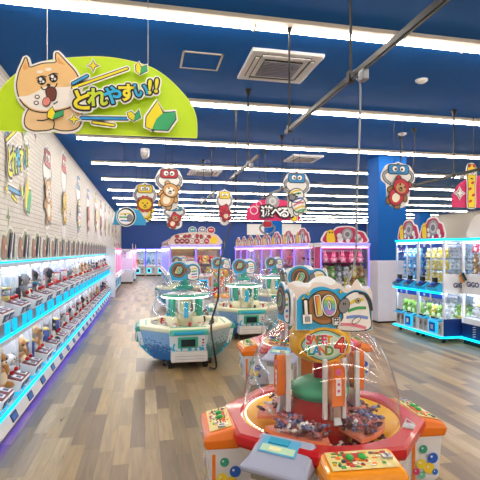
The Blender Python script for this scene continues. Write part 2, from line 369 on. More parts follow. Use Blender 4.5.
# ---------------------------------------------------------------- the room
X0, X1, Y0, Y1, ZC = -1.9, 20.0, -5.0, 38.0, 4.1
struct(MB().box(X0-.2, X1+.2, Y0-.2, Y1+.2, -.1, 0, FLOOR).build('floor'))
struct(MB().box(X0-.2, X1+.2, Y0-.2, Y1+.2, ZC, ZC+.1, BLUECEIL).build('ceiling'))
struct(MB().box(X0-.12, X0, Y0, Y1, 0, ZC, SLAT).build('wall_left'))
struct(MB().box(X1, X1+.12, Y0, Y1, 0, ZC, pm('pale_grey_paint', 'bdb9b0', .6)).build('wall_right'))
struct(MB().box(X0, X1, Y1, Y1+.12, 0, ZC, NAVYW).build('wall_back'))
struct(MB().box(X0, X1, Y0-.12, Y0, 0, ZC, pm('white_paint', 'd8d6d2', .6)).build('wall_front'))
struct(MB().box(X0, X0+.02, 16.3, Y1, 0, .1, OFFW).build('baseboard_left'))
# white panels set in the far blue wall
for n_, (a, b) in enumerate(((247, 268), (282, 301))):
    x0, z1 = onY(a, 224, Y1); x1, z0 = onY(b, 235, Y1)
    struct(MB().box(x0, x1, Y1-.05, Y1, z0, z1, WHITE).build('trim_%d' % (n_+1)))
# blue columns
def column(x0, x1, y0, y1, n_):
    mb = MB(); mb.box(x0, x1, y0, y1, 0, ZC, BLUECEIL); mb.box(x0-.02, x1+.02, y0-.02, y1+.02, 0, .12, DARK)
    struct(mb.build('trim_column_%d' % n_, bevel=.01))
column(5.97, 6.78, 10.7, 11.3, 1)
for n_, (a, b, Y) in enumerate(((268, 282, 20.5), (420, 431, 26.0))):
    column(onY(a, 0, Y)[0], onY(b, 0, Y)[0], Y, Y+.7, n_+2)

# ---------------------------------------------------------------- ceiling lamps
ps = None
ypos = [-3.8, -1.0, 1.8, 4.72, 7.45, 10.2, 13.0, 15.8, 18.6, 21.4, 24.2, 27.0, 29.8, 32.6, 35.4]
def lampthing():
    t = thing('linear_ceiling_light', (0, 0, ZC), 'x', 'ceiling light', 'continuous rows of tube lights')
    xa, xb = X0+.45, X1-.5
    MB().box(xa, xb, -.12, .09, -.045, 0, BEIGE).build('housing', t, bevel=.005)
    mb = MB()
    mb.loft([[(x, .04+.038*math.cos(a), -.045-.032*math.sin(a)) for a in [PI*k/8 for k in range(9)]] for x in (xa+.01, xb-.01)], LAMP, closed=False)
    mb.face([mb.pts([(xa+.01, .04+.038*math.cos(PI*k/8), -.045-.032*math.sin(PI*k/8)) for k in range(9)])+k for k in range(9)], LAMP)
    mb.build('diffuser', t)
    mb = MB()
    for k in range(1, 8):
        x = xa+(xb-xa)*k/8; mb.box(x-.012, x+.012, -.02, .08, -.083, -.04, BEIGE)
    mb.build('joint_clip', t)
    return t
near = ['tube light row crossing the ceiling behind the camera, farthest back', 'tube light row crossing the ceiling just behind the camera', 'tube light row crossing overhead at the front of the hall']
lt = lampthing(); lt.location.y = ypos[0]; lt['label'] = near[0]
for i, y in enumerate(ypos[1:], 1):
    dup(lt, (0, y, ZC), label=near[i] if i < 3 else 'white ceiling tube light row, %s from the top of the photo' % ORD[i-3])

# ---------------------------------------------------------------- ceiling equipment
def ac(x, y, s, label):
    t = thing('air_conditioner', (x, y, ZC), label, 'air conditioner', 'ceiling cassette air conditioners')
    MB().box(-s/2, s/2, -s/2, s/2, -.045, 0, WHITE).build('panel', t, bevel=.015)
    mb = MB(); q = s*.27
    mb.box(-q, q, -q, q, -.06, -.044, DARK)
    for k in range(11): yy = -q+2*q*(k+.5)/11; mb.box(-q, q, yy-.008, yy+.008, -.068, -.058, SILV)
    mb.build('grille', t)
    for a in range(4):
        mb = MB(); mb.x = Matrix.Rotation(a*PI/2, 4, 'Z')
        mb.box(-s*.34, s*.34, -s*.42, -s*.34, -.052, -.04, DARK); mb.box(-s*.33, s*.33, -s*.41, -s*.36, -.062, -.05, WHITE)
        mb.build('louvre', t)
ac(1.76, 5.8, .95, 'large white ceiling air conditioner with grey grille near the front')
ac(1.84, 14.1, 1.0, 'white ceiling air conditioner far off above the lion and dog cutouts')
ac(4.15, 11.4, .85, 'white ceiling air conditioner above the blue claw cutout in the middle distance')
t = thing('ceiling_hatch', (.72, 5.87, ZC), 'square access hatch outlined in beige on blue ceiling beside the dog sign', 'hatch')
mb = MB()
for a in range(4): mb.x = Matrix.Rotation(a*PI/2, 4, 'Z'); mb.box(-.26, .26, -.26, -.235, -.012, 0, BEIGE)
mb.build('frame', t); MB().box(-.235, .235, -.235, .235, -.006, 0, BLUECEIL).build('lid', t)
for x, y, lb in ((3.95, 5.85, 'round white smoke detector near the right end of the ceiling'), (5.35, 8.6, 'round white smoke detector behind the nearer one at the right'), (4.0, 10.4, 'small round detector above the blue claw cutout')):
    tag(MB().lathe([(.02, -.05), (.05, -.045), (.085, -.02), (.09, 0)], WHITE, (x, y, ZC), 20, True, True).build('smoke_detector', smooth=True), lb, 'smoke detector')
t = thing('security_camera', (.0, 11.2, ZC), 'white dome security camera on the ceiling above the lion cutout', 'security camera')
MB().cyl((0, 0, -.1), .11, .1, WHITE, 20).build('mount', t, bevel=.01)
MB().lathe([(.01, -.25), (.06, -.23), (.1, -.17), (.11, -.1)], SILV, (0, 0, 0), 20, True, False).build('dome', t, smooth=True)
# suspended power rails with drop rods
ZR = 2.94
def rail(x, y0, y1, rods, label):
    t = thing('power_rail', (x, y0, ZR), label, 'power rail', 'black rails hung below the ceiling')
    mb = MB(); mb.box(-.017, .017, 0, y1-y0, -.02, .025, DARK); mb.box(-.006, .006, .01, y1-y0-.01, -.024, -.02, GREY); mb.build('rail', t, bevel=.004)
    for y in rods:
        mb = MB(); mb.tube([(0, y-y0, .03), (0, y-y0, ZC-ZR-.06)], .011, DARK)
        mb.lathe([(.012, -.11), (.02, -.09), (.05, -.01), (.05, 0)], DARK, (0, y-y0, ZC-ZR), 14, False, True); mb.box(-.024, .024, y-y0-.025, y-y0+.025, -.035, .05, DARK)
        r = mb.build('drop_rod', t)
    mb = MB(); mb.box(-.025, .025, rods[0]-y0-.25, rods[0]-y0-.17, -.1, -.02, GREY); mb.build('outlet', t, bevel=.01); return t
rail1 = rail(1.56, 1.9, 4.85, (3.22, 4.73), 'long dark power rail running overhead in the near foreground')
rail2 = rail(1.56, 6.1, 8.2, (6.75, 7.7), 'dark power rail beyond the foreground one, above the domed machines')
rail(5.37, 6.0, 8.9, (7.0, 8.2, 8.7), 'dark power rail at right between the bear cutout and the giraffe sign')
rail(1.56, 10.0, 12.6, (10.6, 12.2), 'short dark power rail seen under the far air conditioner')
rail(2.9, 9.0, 11.0, (9.3, 10.7), 'dark power rail behind the blue claw cutout')
def cord(ps, label, r=.008, m=GREY, par=None):
    mb = MB(); q = [Vector(p)-par.location for p in ps]; out = []
    for i in range(len(q)-1):
        p = [q[max(i-1, 0)], q[i], q[i+1], q[min(i+2, len(q)-1)]]
        for j in range(8):
            t_ = j/8; out.append(.5*((2*p[1])+(-p[0]+p[2])*t_+(2*p[0]-5*p[1]+4*p[2]-p[3])*t_**2+(-p[0]+3*p[1]-3*p[2]+p[3])*t_**3))
    out.append(q[-1]); mb.tube(out, r, m, 6); o = mb.build('power_cord', par, smooth=True); o['label'] = label
cord([(1.56, 3.12, 2.9), (1.60, 3.14, 2.84), (1.57, 3.10, 2.4), (1.54, 3.08, 2.0), (1.50, 3.02, 1.55), (1.38, 2.95, 1.32)], 'pale hanging cord', .008, par=rail1)
cord([(1.56, 7.7, 2.9), (1.52, 7.6, 2.3), (1.3, 7.3, 1.75), (1.1, 6.7, 1.35), (1.0, 6.2, .95), (.88, 6.03, .62), (.9, 5.93, .3), (.93, 5.92, .05), (.85, 5.98, .03)], 'black hanging cord', .014, BLACK, rail2)

# ---------------------------------------------------------------- hanging signs
def wires(t, xs, z0, m=SILV, r=.003):
    for x in xs:
        mb = MB(); mb.tube([(x, .006, z0), (x, .006, ZC-t.location.z)], r, m, 6); mb.cyl((x, .006, ZC-t.location.z-.02), .012, .02, m, 8); mb.build('hanging_wire', t)
YS = 3.2
ox, oz = onY(95, 138, YS)
t = thing('hanging_sign', (ox, YS, oz), 'lime green arched sign with a cartoon dog hanging at upper left', 'sign')
F = lambda p: (lambda q: (q[0]-ox, q[1]-oz))(onY(p[0], p[1], YS))
board = Card(.015, f=F)
gb = [(-6, 130.5), (-6.5, 112), (-3, 96), (8, 81), (22, 70), (44, 61.5), (75, 57.5), (110, 57.5), (145, 65), (165, 76), (180, 90), (191, 104), (196.5, 119), (197, 138)]
gs = smooth(gb, 4, False)
board.base(gs, 'c4ea0c')
board.line(gs+[gb[0]], .006, 'e6f86c', 1)
board.build('board', t)
# lettering plate standing proud of the board
let = Card(.006, f=F); pxm = abs(F((101, 100))[0]-F((100, 100))[0])
back = smooth([(72, 88), (72, 80), (90, 73), (100, 66), (128, 64), (134, 63), (140, 62), (150, 67), (150, 76), (158, 80), (160, 92), (158, 98), (164, 100), (178, 108), (176, 116), (163, 134.5), (146, 134.5), (140, 128), (130, 126), (116, 130), (90, 128), (70, 127), (68, 112), (70, 98)], 4)
for p_ in (): pass
# dog cut-out
Zd = lambda p: F((10+p[0]/5.34, 50+p[1]/5.33))
dog = Card(.012, f=Zd); s_ = pxm/5.34
head = smooth([(90, 50), (100, 78), (112, 102), (180, 82), (248, 76), (250, 50), (256, 24), (300, 70), (350, 125), (372, 180), (372, 250), (335, 300), (300, 318), (230, 332), (170, 335), (110, 318), (62, 270), (44, 200), (55, 130), (78, 75)], 5)
bodyo = smooth([(112, 318), (86, 365), (90, 410), (130, 432), (200, 430), (236, 422), (280, 432), (340, 428), (375, 400), (380, 330), (330, 300), (230, 330), (160, 330)], 5)
dog.b.flat(grow([Zd(p) for p in head], 17*s_), 0, hx('fbfaf6'), .012)
dog.b.flat(grow([Zd(p) for p in bodyo], 17*s_), -.0004, hx('fbfaf6'), .0124)
dog.outl(bodyo, 'efcb98', '17140f', 6*s_, 1)
dog.line(smooth([(236, 420), (240, 395), (232, 378), (205, 372)], 4, False), 6*s_, '17140f', 3); dog.line([(205, 374), (180, 382), (150, 380)], 6*s_, '17140f', 3)
dog.outl(head, 'f2c888', '17140f', 6*s_, 4)
dog.fill(smooth([(52, 258), (100, 250), (150, 228), (185, 208), (215, 200), (250, 205), (300, 204), (345, 202), (370, 210), (370, 250), (335, 297), (300, 313), (230, 326), (170, 329), (112, 312), (66, 272)], 4), 'faf4f0', 6)
dog.fill([(92, 68), (96, 92), (104, 106), (80, 118), (72, 100)], 'e9a862', 6); dog.fill([(258, 46), (300, 90), (268, 82), (256, 76)], 'e9a862', 6)
for x, y in ((165, 125), (210, 112)): dog.fill(circ(x, y, 17, 9, 16, -.1), 'fdf6ec', 7)
for x, y in ((175, 172), (237, 158)):
    dog.outl(circ(x, y, 22, 22), '1c1612', '1c1612', 1*s_, 7); dog.fill(circ(x-6, y-7, 9, 9, 14), 'ffffff', 9); dog.fill(circ(x+8, y+6, 7, 7, 12), 'e8e4e0', 9); dog.fill(circ(x-7, y+10, 4, 4, 10), 'e8e4e0', 9)
    dog.line(smooth([(x-26, y-12), (x, y-24), (x+24, y-20)], 4, False), 5*s_, '1c1612', 9)
dog.line(smooth([(172, 205), (182, 218), (200, 216), (212, 200), (226, 212), (246, 206), (256, 188)], 4, False), 6*s_, '1c1612', 8)
dog.fill(circ(211, 196, 11, 8, 14), '1c1612', 9)
dog.outl(smooth([(200, 222), (222, 208), (246, 218), (250, 250), (238, 276), (215, 270), (203, 250)], 4), '6e3020', '1c1612', 5*s_, 9)
dog.outl(smooth([(210, 262), (190, 268), (182, 290), (194, 306), (212, 300), (220, 280)], 4), 'e88a80', '1c1612', 4*s_, 11)
dog.line([(238, 296), (258, 284)], 6*s_, '1c1612', 9)
for x, y in ((151, 258), (146, 290)): dog.outl(circ(x, y, 9, 7, 12), 'f6eee8', '1c1612', 5*s_, 8)
dog.f = Zd
leaf(dog, [(210, 340), (232, 312), (246, 345), (232, 380), (206, 366)], [(246, 345), (292, 330), (288, 358), (232, 380)], 13, 5*s_, 0)
dog.build('dog_cutout', t, (0, -.018, 0))
Zt = lambda p: (70+p[0]/3.69, 50+p[1]/3.69)
easy_art(let, Zt, pxm/3.69)
let.build('lettering', t, (0, -.034, 0))
wires(t, (F((47, 60))[0], F((148, 60))[0]), F((47, 62))[1])

def hang(px0, px1, pyt, pyb, col, kind, label, tilt=0, zb=2.38, Yf=None):
    pxc = (px0+px1)/2; tt = (zb-CH)*FX/(HY-pyb); Y = tt*(cs-(pxc-240)/FX*sn) if Yf is None else Yf
    xa, z1 = onY(px0, pyt, Y); xb, z0 = onY(px1, pyb, Y)
    t = thing('hanging_cutout', ((xa+xb)/2, Y, z0), label, 'hanging sign', 'claw and animal cutouts hung from the ceiling')
    cd = Card(.014, .003); claw_art(cd, xb-xa, z1-z0, col, kind, tilt); cd.build('board', t)
    wires(t, (-(xb-xa)*.12, (xb-xa)*.12), (z1-z0)*.94, DARK, .004)
hang(155, 183, 166, 210, 'b8243c', 'dog', 'red grabber with googly eyes lifting a tan dog, hanging over the left aisle', -.4)
hang(133, 157, 182, 222, 'ecd024', 'lion', 'yellow grabber lifting an orange maned lion, hanging left of the dog cutout', 0)
hang(216, 233, 189, 225, 'ecd024', 'bird', 'yellow grabber lifting a small red animal, hanging left of the pink sign', .3)
hang(283, 310, 170, 216, '1f90d4', 'zebra', 'blue grabber lifting a rainbow striped zebra, hanging at the centre', .3)
hang(381, 415, 161, 208, '1f90d4', 'bear', 'blue grabber lifting a bear in a red hood, hanging before the blue column', -.5)
hang(163, 186, 204, 229, '2098c8', 'bear', 'small blue grabber with a red hooded bear, hanging far behind the dog cutout', -.5, Yf=15)
# zebra sign on a blue board and the pink signs
def zebra_head(cd, w, h):
    cd.base(grow(circ(0, h/2, w*.46, h*.46), .01), 'f4f4f2'); cd.fill(circ(0, h/2, w*.44, h*.44), '15181c', 1); cd.fill(circ(-.03*w, h*.49, w*.38, h*.37), 'f4f4f2', 2)
    cd.line([(-.3*w, .62*h), (.2*w, .68*h)], h*.06, 'e8c828', 3, False); cd.line([(-.34*w, .48*h), (.26*w, .48*h)], h*.07, '44a860', 3, False); cd.line([(-.28*w, .32*h), (.2*w, .3*h)], h*.06, '3c78d0', 3, False)
    cd.outl(circ(.18*w, .45*h, w*.13, h*.17), '8a8a92', '15181c', .008, 5); cd.fill(circ(-.05*w, .6*h, w*.04, n=10), '15181c', 5)
xa, z0 = onY(113, 227, 11.0); xb, z1 = onY(146, 206, 11.0)
t = thing('hanging_sign', ((xa+xb)/2, 11.0, z0), 'blue sign with a round rainbow striped zebra head, hanging by the left wall', 'sign')
cd = Card(.012, .003); w_, h_ = xb-xa, z1-z0
cd.base([(-w_*.5, h_*.1), (-w_*.42, h_*.75), (-.1*w_, h_*.95), (.3*w_, h_*.8), (w_*.5, h_*.3), (w_*.5, h_*.1)], '2a9cd4'); cd.build('board', t)
cd = Card(.01, .003); zebra_head(cd, w_*.62, h_*.95); cd.build('zebra_cutout', t, (-w_*.1, -.02, 0)); wires(t, (-w_*.2, w_*.2), h_*.8, DARK, .004)

def pink_sign(px0, px1, pyt, pyb, Y, label, words, circ_px):
    xa, z1 = onY(px0, pyt, Y); xb, z0 = onY(px1, pyb, Y); ox = (xa+xb)/2; w = xb-xa; h = z1-z0
    t = thing('hanging_sign', (ox, Y, z0), label, 'sign', 'pink arched choice signs')
    cd = Card(.015, .003)
    ar = [(-w/2, 0)]+[(w/2*math.cos(a), h*.12+h*.72*math.sin(a)**.8) for a in [PI-PI*k/24 for k in range(25)]]+[(w/2, 0)]
    cd.base(ar, 'd8246a'); cd.build('board', t)
    cd = Card(.01, .003)
    if words:
        cd.base(circ(-.02*w, h*.74, h*.27), 'ecebea'); cd.outl(circ(-.02*w, h*.74, h*.24), '9b9aa2', '2a2a30', .012, 1); cd.outl(circ(-.02*w, h*.74, h*.16), 'c4c4c8', '55555c', .01, 3); cd.fill(circ(-.02*w, h*.74, h*.08), 'a4a4aa', 5)
        for n_, (ch, x) in enumerate((('遊', -.13), ('べ', .05), ('る', .2), ('!', .33))):
            for q, (c, o_) in enumerate((('15151a', .16), ('f8f8f8', .03))): cd.text(ch, h*.44 if n_ else h*.48, (x*w, h*.3), 0, 8+2*q, [c], [o_])
        for x, y, r in ((-.36, .38, .1), (-.27, .62, .07)):
            cd.b.flat(circ(x*w, y*h, r*h*1.6), -.002, hx('f6e4ec')); cd.fill(circ(x*w, y*h, r*h*1.3), 'd8246a', 2)
    else:
        st = [(-.42*w+(h*.13 if k % 2 == 0 else h*.045)*math.sin(PI*k/4), h*.34+(h*.13 if k % 2 == 0 else h*.045)*math.cos(PI*k/4)) for k in range(8)]
        cd.b.flat(grow(st, .035), -.001, hx('f4eef0')); cd.b.flat(grow(st, .015), -.003, hx('15151a')); cd.fill(st, 'f4eef0', 3)
        cd.outl(circ(.12*w, h*.6, h*.17), '9b9aa2', '2a2a30', .012, 1)
    cd.build('lettering', t, (0, -.016, 0))
    gx = .38*w if words else -.29*w
    cd = Card(.01, .003)
    neck = smooth([(-.09, 0), (-.1, .5), (-.13, .78), (-.1, .95), (0, 1.0), (.1, .95), (.13, .78), (.1, .5), (.09, 0)], 4)
    nk = [(x*h*.9, max(0, y)*h*1.05) for x, y in neck]; cd.base(grow(nk, .03), 'f2f0ee'); cd.outl(nk, 'f4d420', '15151a', .012, 1)
    for x, y in ((-.04, .15), (.05, .3), (-.05, .45), (.03, .6)): cd.fill(circ(x*h*.9, y*h, h*.05, h*.035, 10, .5), 'cc3828', 3)
    for sx_ in (-1, 1): cd.outl(circ(sx_*h*.06, h*.84, h*.05), 'ffffff', '15151a', .008, 3); cd.fill(circ(sx_*h*.05, h*.84, h*.02, n=8), '15151a', 5); cd.outl(circ(sx_*h*.07, h*1.02, h*.035), 'c03030', '15151a', .008, 5)
    cd.fill(circ(0, h*.7, h*.04, h*.02, 10), '15151a', 4)
    cd.build('giraffe_cutout', t, (gx, -.03, 0)); wires(t, (-w*.25, w*.25), h*.8, DARK, .004)
    return t, h
pt, ph_ = pink_sign(246, 300, 194, 221, 11.3, 'pink arched sign with white lettering and a grey coin, hanging at the centre', True, 0)
cd = Card(.01, .003); cd.base(grow(rrect(-.11, 0, .11, .13, .04), .02), 'f2f0ee'); cd.outl(rrect(-.11, 0, .11, .13, .04), 'b81c30', '15151a', .012, 1)
for sx_ in (-1, 1): cd.line(smooth([(sx_*.1, .06), (sx_*.2, -.02), (sx_*.16, -.13), (sx_*.04, -.2)], 5, False), .05, '7a7c86', 1)
cd.build('grabber_cutout', pt, (-.17, -.03, -.16))
pink_sign(452, 536, 166, 209, 7.3, 'pink arched sign with a yellow giraffe, hanging at the far right edge', False, 0)

# ---------------------------------------------------------------- wall stickers
XW = X0+.002
seq = [(9.0, 9.95, 140, 228, 43, 'b8243c', 'dog', 'tall red grabber and dog decal on the left wall, first after the lettering'),
       (10.9, 11.75, 146, 237, 61, 'c84850', 'giraffe', 'tall yellow decal under a red grabber on the left wall'),
       (13.2, 14.2, 170, 235, 76, '3c88c0', 'zebra', 'blue grabber and striped zebra decal on the left wall'),
       (15.5, 16.4, 184, 234, 86, '4c74c8', 'bear', 'blue grabber and bear decal on the left wall past the zebra one'),
       (17.9, 18.8, 188, 236, 94, 'c8b040', 'lion', 'yellow grabber and lion decal on the left wall past the bear one'),
       (20.0, 20.9, 195, 240, 99, 'b8243c', 'bird', 'red grabber and bird decal on the left wall'),
       (22.2, 23.1, 200, 240, 104, '3c88c0', 'giraffe', 'blue grabber and giraffe decal deep along the left wall'),
       (24.6, 25.5, 203, 240, 108, 'b8243c', 'zebra', 'red grabber and zebra decal deep along the left wall'),
       (27.2, 28.1, 207, 240, 111, 'c8b040', 'dog', 'yellow grabber and dog decal near the far end of the left wall'),
       (30, 31, 210, 240, 114, '3c88c0', 'bear', 'blue grabber and bear decal farthest down the left wall')]
for y0_, y1_, pt_, pb_, px_, c_, k_, lb in seq:
    z1 = onX(px_, pt_, X0)[1]; z0 = onX(px_, pb_, X0)[1]
    cd = Card(.002, .002); claw_art(cd, y1_-y0_, z1-z0, c_, k_, .15)
    o = cd.build('wall_decal', None, (X0+.004, (y0_+y1_)/2, z0)); o.rotation_euler = (0, 0, PI/2); tag(o, lb, 'wall decal')
# lettering decal
cd = Card(.002, .002); wd, hd = 1.5, 1.55
Zw = lambda p: ((p[0]-200)/3.69*.0118, (300-p[1])/3.69*.0118)
wb = smooth([(0, 130), (60, 80), (200, 40), (290, 40), (330, 120), (395, 220), (390, 310), (270, 320), (150, 310), (0, 280), (-10, 200)], 4)
easy_art(cd, Zw, .0118/3.69)
o = cd.build('wall_decal', None, (X0+.004, 7.45, 2.25)); o.rotation_euler = (0, 0, PI/2); o.scale = (1.15, 1, 1.8); tag(o, 'yellow and blue lettering decal with leaves on the near left wall', 'wall decal')
for n_, (px_, py_, c_, lb) in enumerate(((28, 147, '4878a8', 'tiny blue decal between the lettering and the red grabber decal'), (35, 136, '705868', 'tiny dark decal near the top of the left wall'), (30, 206, 'a06058', 'small brown diamond decal low on the left wall'), (8, 217, '78904c', 'small green star decal low on the near left wall'), (70, 214, '906060', 'small dark mark decal past the yellow wall decal'))):
    y_, z_ = onX(px_, py_, X0); cd = Card(.002, .002); st = [((.11 if k % 2 == 0 else .04)*math.sin(PI*k/4), (.17 if k % 2 == 0 else .05)*math.cos(PI*k/4)) for k in range(8)]
    cd.base(grow(st, .03), 'ece8e0'); cd.fill(st, c_, 1); o = cd.build('wall_decal', None, (X0+.004, y_, z_)); o.rotation_euler = (0, 0, PI/2); tag(o, lb, 'wall decal')

# ---------------------------------------------------------------- prizes
def plush(name, c1, c2, kind='bear'):
    a = pm('plush_'+c1, c1, .9, var=.15, scale=60); b = pm('plush_'+c2, c2, .9, var=.15, scale=60); e = BLACK
    mb = MB(); mb.ell((0, 0, .06), (.055, .05, .06), a, 10, 6); mb.ell((0, -.005, .145), (.05, .045, .045), a, 10, 6); mb.ell((0, -.035, .055), (.033, .02, .038), b, 8, 5)
    for s in (-1, 1):
        if kind == 'bear': mb.ell((s*.038, 0, .185), (.018, .012, .018), b, 8, 4)
        elif kind == 'bunny': mb.ell((s*.022, 0, .215), (.013, .01, .042), a, 8, 5)
        elif kind == 'cat': mb.loft([[(s*.035-.016, 0, .17), (s*.035+.016, 0, .17), (s*.035, .012, .17)], [(s*.04, 0, .205), (s*.04+.001, 0, .205), (s*.04, .001, .205)]], a)
        mb.ell((s*.055, -.015, .085), (.018, .018, .034), a, 8, 4); mb.ell((s*.034, -.045, .018), (.022, .034, .02), a, 8, 4); mb.ell((s*.018, -.047, .152), .006, e, 6, 4)
    mb.ell((0, -.047, .135), (.016, .012, .011), b, 8, 4); mb.ell((0, -.058, .139), .005, e, 6, 3)
    return mb
def gift(c1, c2):
    a = pm('gift_'+c1, c1, .35); b = pm('gift_'+c2, c2, .35); mb = MB(); mb.box(-.06, .06, -.045, .045, 0, .15, a); mb.box(-.045, .045, -.047, -.044, .02, .1, b); mb.box(-.045, .045, -.047, -.044, .11, .135, WHITE); mb.box(-.062, .062, -.047, .047, .145, .155, b); return mb
def figure(c1, c2):
    a = pm('figure_'+c1, c1, .4); b = pm('figure_'+c2, c2, .4); mb = MB(); mb.cyl((0, 0, 0), .045, .012, BLACK, 14); mb.ell((0, 0, .13), (.032, .03, .032), pm('skin_vinyl', 'e8c0a0', .5), 10, 6); mb.ell((0, .008, .145), (.037, .034, .028), a, 10, 5)
    mb.lathe([(.04, .04), (.03, .07), (.018, .1)], b, (0, 0, 0), 12, True, True)
    for s in (-1, 1): mb.tube([(s*.014, 0, .01), (s*.014, 0, .05)], .009, a, 6); mb.tube([(s*.02, 0, .095), (s*.045, -.01, .06)], .008, b, 6)
    return mb
PB = {}
def proto(key, mk, name, cat, label):
    PB[key] = (mk, name, cat, label, [None])
def put(key, loc, s=1, rz=0, where='', group='', smooth_=True):
    mk, name, cat, label, first = PB[key]
    if first[0] is None: first[0] = mk.build(name, smooth=smooth_); o = first[0]
    else: o = first[0].copy(); C.objects.link(o)
    o.location = loc; o.scale = (s, s, s); o.rotation_euler = (0, 0, rz)
    tag(o, label+' '+where, cat, group); return o
proto('pw', plush('', 'e8e4e0', 'c8b8b0'), 'plush_toy', 'plush toy', 'white plush bear')
proto('pg', plush('', '8a8c96', 'e8e4e0', 'cat'), 'plush_toy', 'plush toy', 'grey plush cat')
proto('pb', plush('', '30323c', 'd8d4d0', 'bear'), 'plush_toy', 'plush toy', 'black and white plush bear')
proto('py', plush('', 'f0d060', 'f8f0d0', 'bear'), 'plush_toy', 'plush toy', 'yellow plush bear')
proto('pr', plush('', 'c83048', 'f0d0c8', 'cat'), 'plush_toy', 'plush toy', 'red plush cat')
proto('pn', plush('', 'c08850', 'f0dcb8', 'bear'), 'plush_toy', 'plush toy', 'tan plush bear')
proto('pk', plush('', 'f0a0b8', 'fbe4ea', 'bunny'), 'plush_toy', 'plush toy', 'pink plush rabbit')
proto('pu', plush('', '60b0e0', 'e8f4fb', 'bunny'), 'plush_toy', 'plush toy', 'light blue plush rabbit')
proto('pv', plush('', '88b850', 'e8f0c8', 'cat'), 'plush_toy', 'plush toy', 'green plush cat')
proto('gw', gift('dcdce4', 'c84858'), 'prize_box', 'prize box', 'white boxed prize')
proto('gb', gift('3858a8', 'e8d060'), 'prize_box', 'prize box', 'blue boxed prize')
proto('gp', gift('e07098', 'f4e8ec'), 'prize_box', 'prize box', 'pink boxed prize')
proto('fd', figure('2a2a34', 'c8ccd8'), 'prize_figure', 'figurine', 'dark haired figurine')
proto('fw', figure('c8c4d0', '505878'), 'prize_figure', 'figurine', 'pale haired figurine')

def claw_mb(x, y, z, r=.05, L_=.1, m=SILV):
    mb = MB(); mb.tube([(x, y, z+.2), (x, y, z+.05)], .009, m, 6); mb.cyl((x, y, z), r*.7, .06, m, 12)
    for k in range(3):
        a = 2*PI*k/3-PI/2; c, s = math.cos(a), math.sin(a)
        mb.tube([(x+c*r*.5, y+s*r*.5, z), (x+c*r*1.3, y+s*r*1.3, z-L_*.45), (x+c*r*.4, y+s*r*.4, z-L_)], .006, m, 5)
    return mb
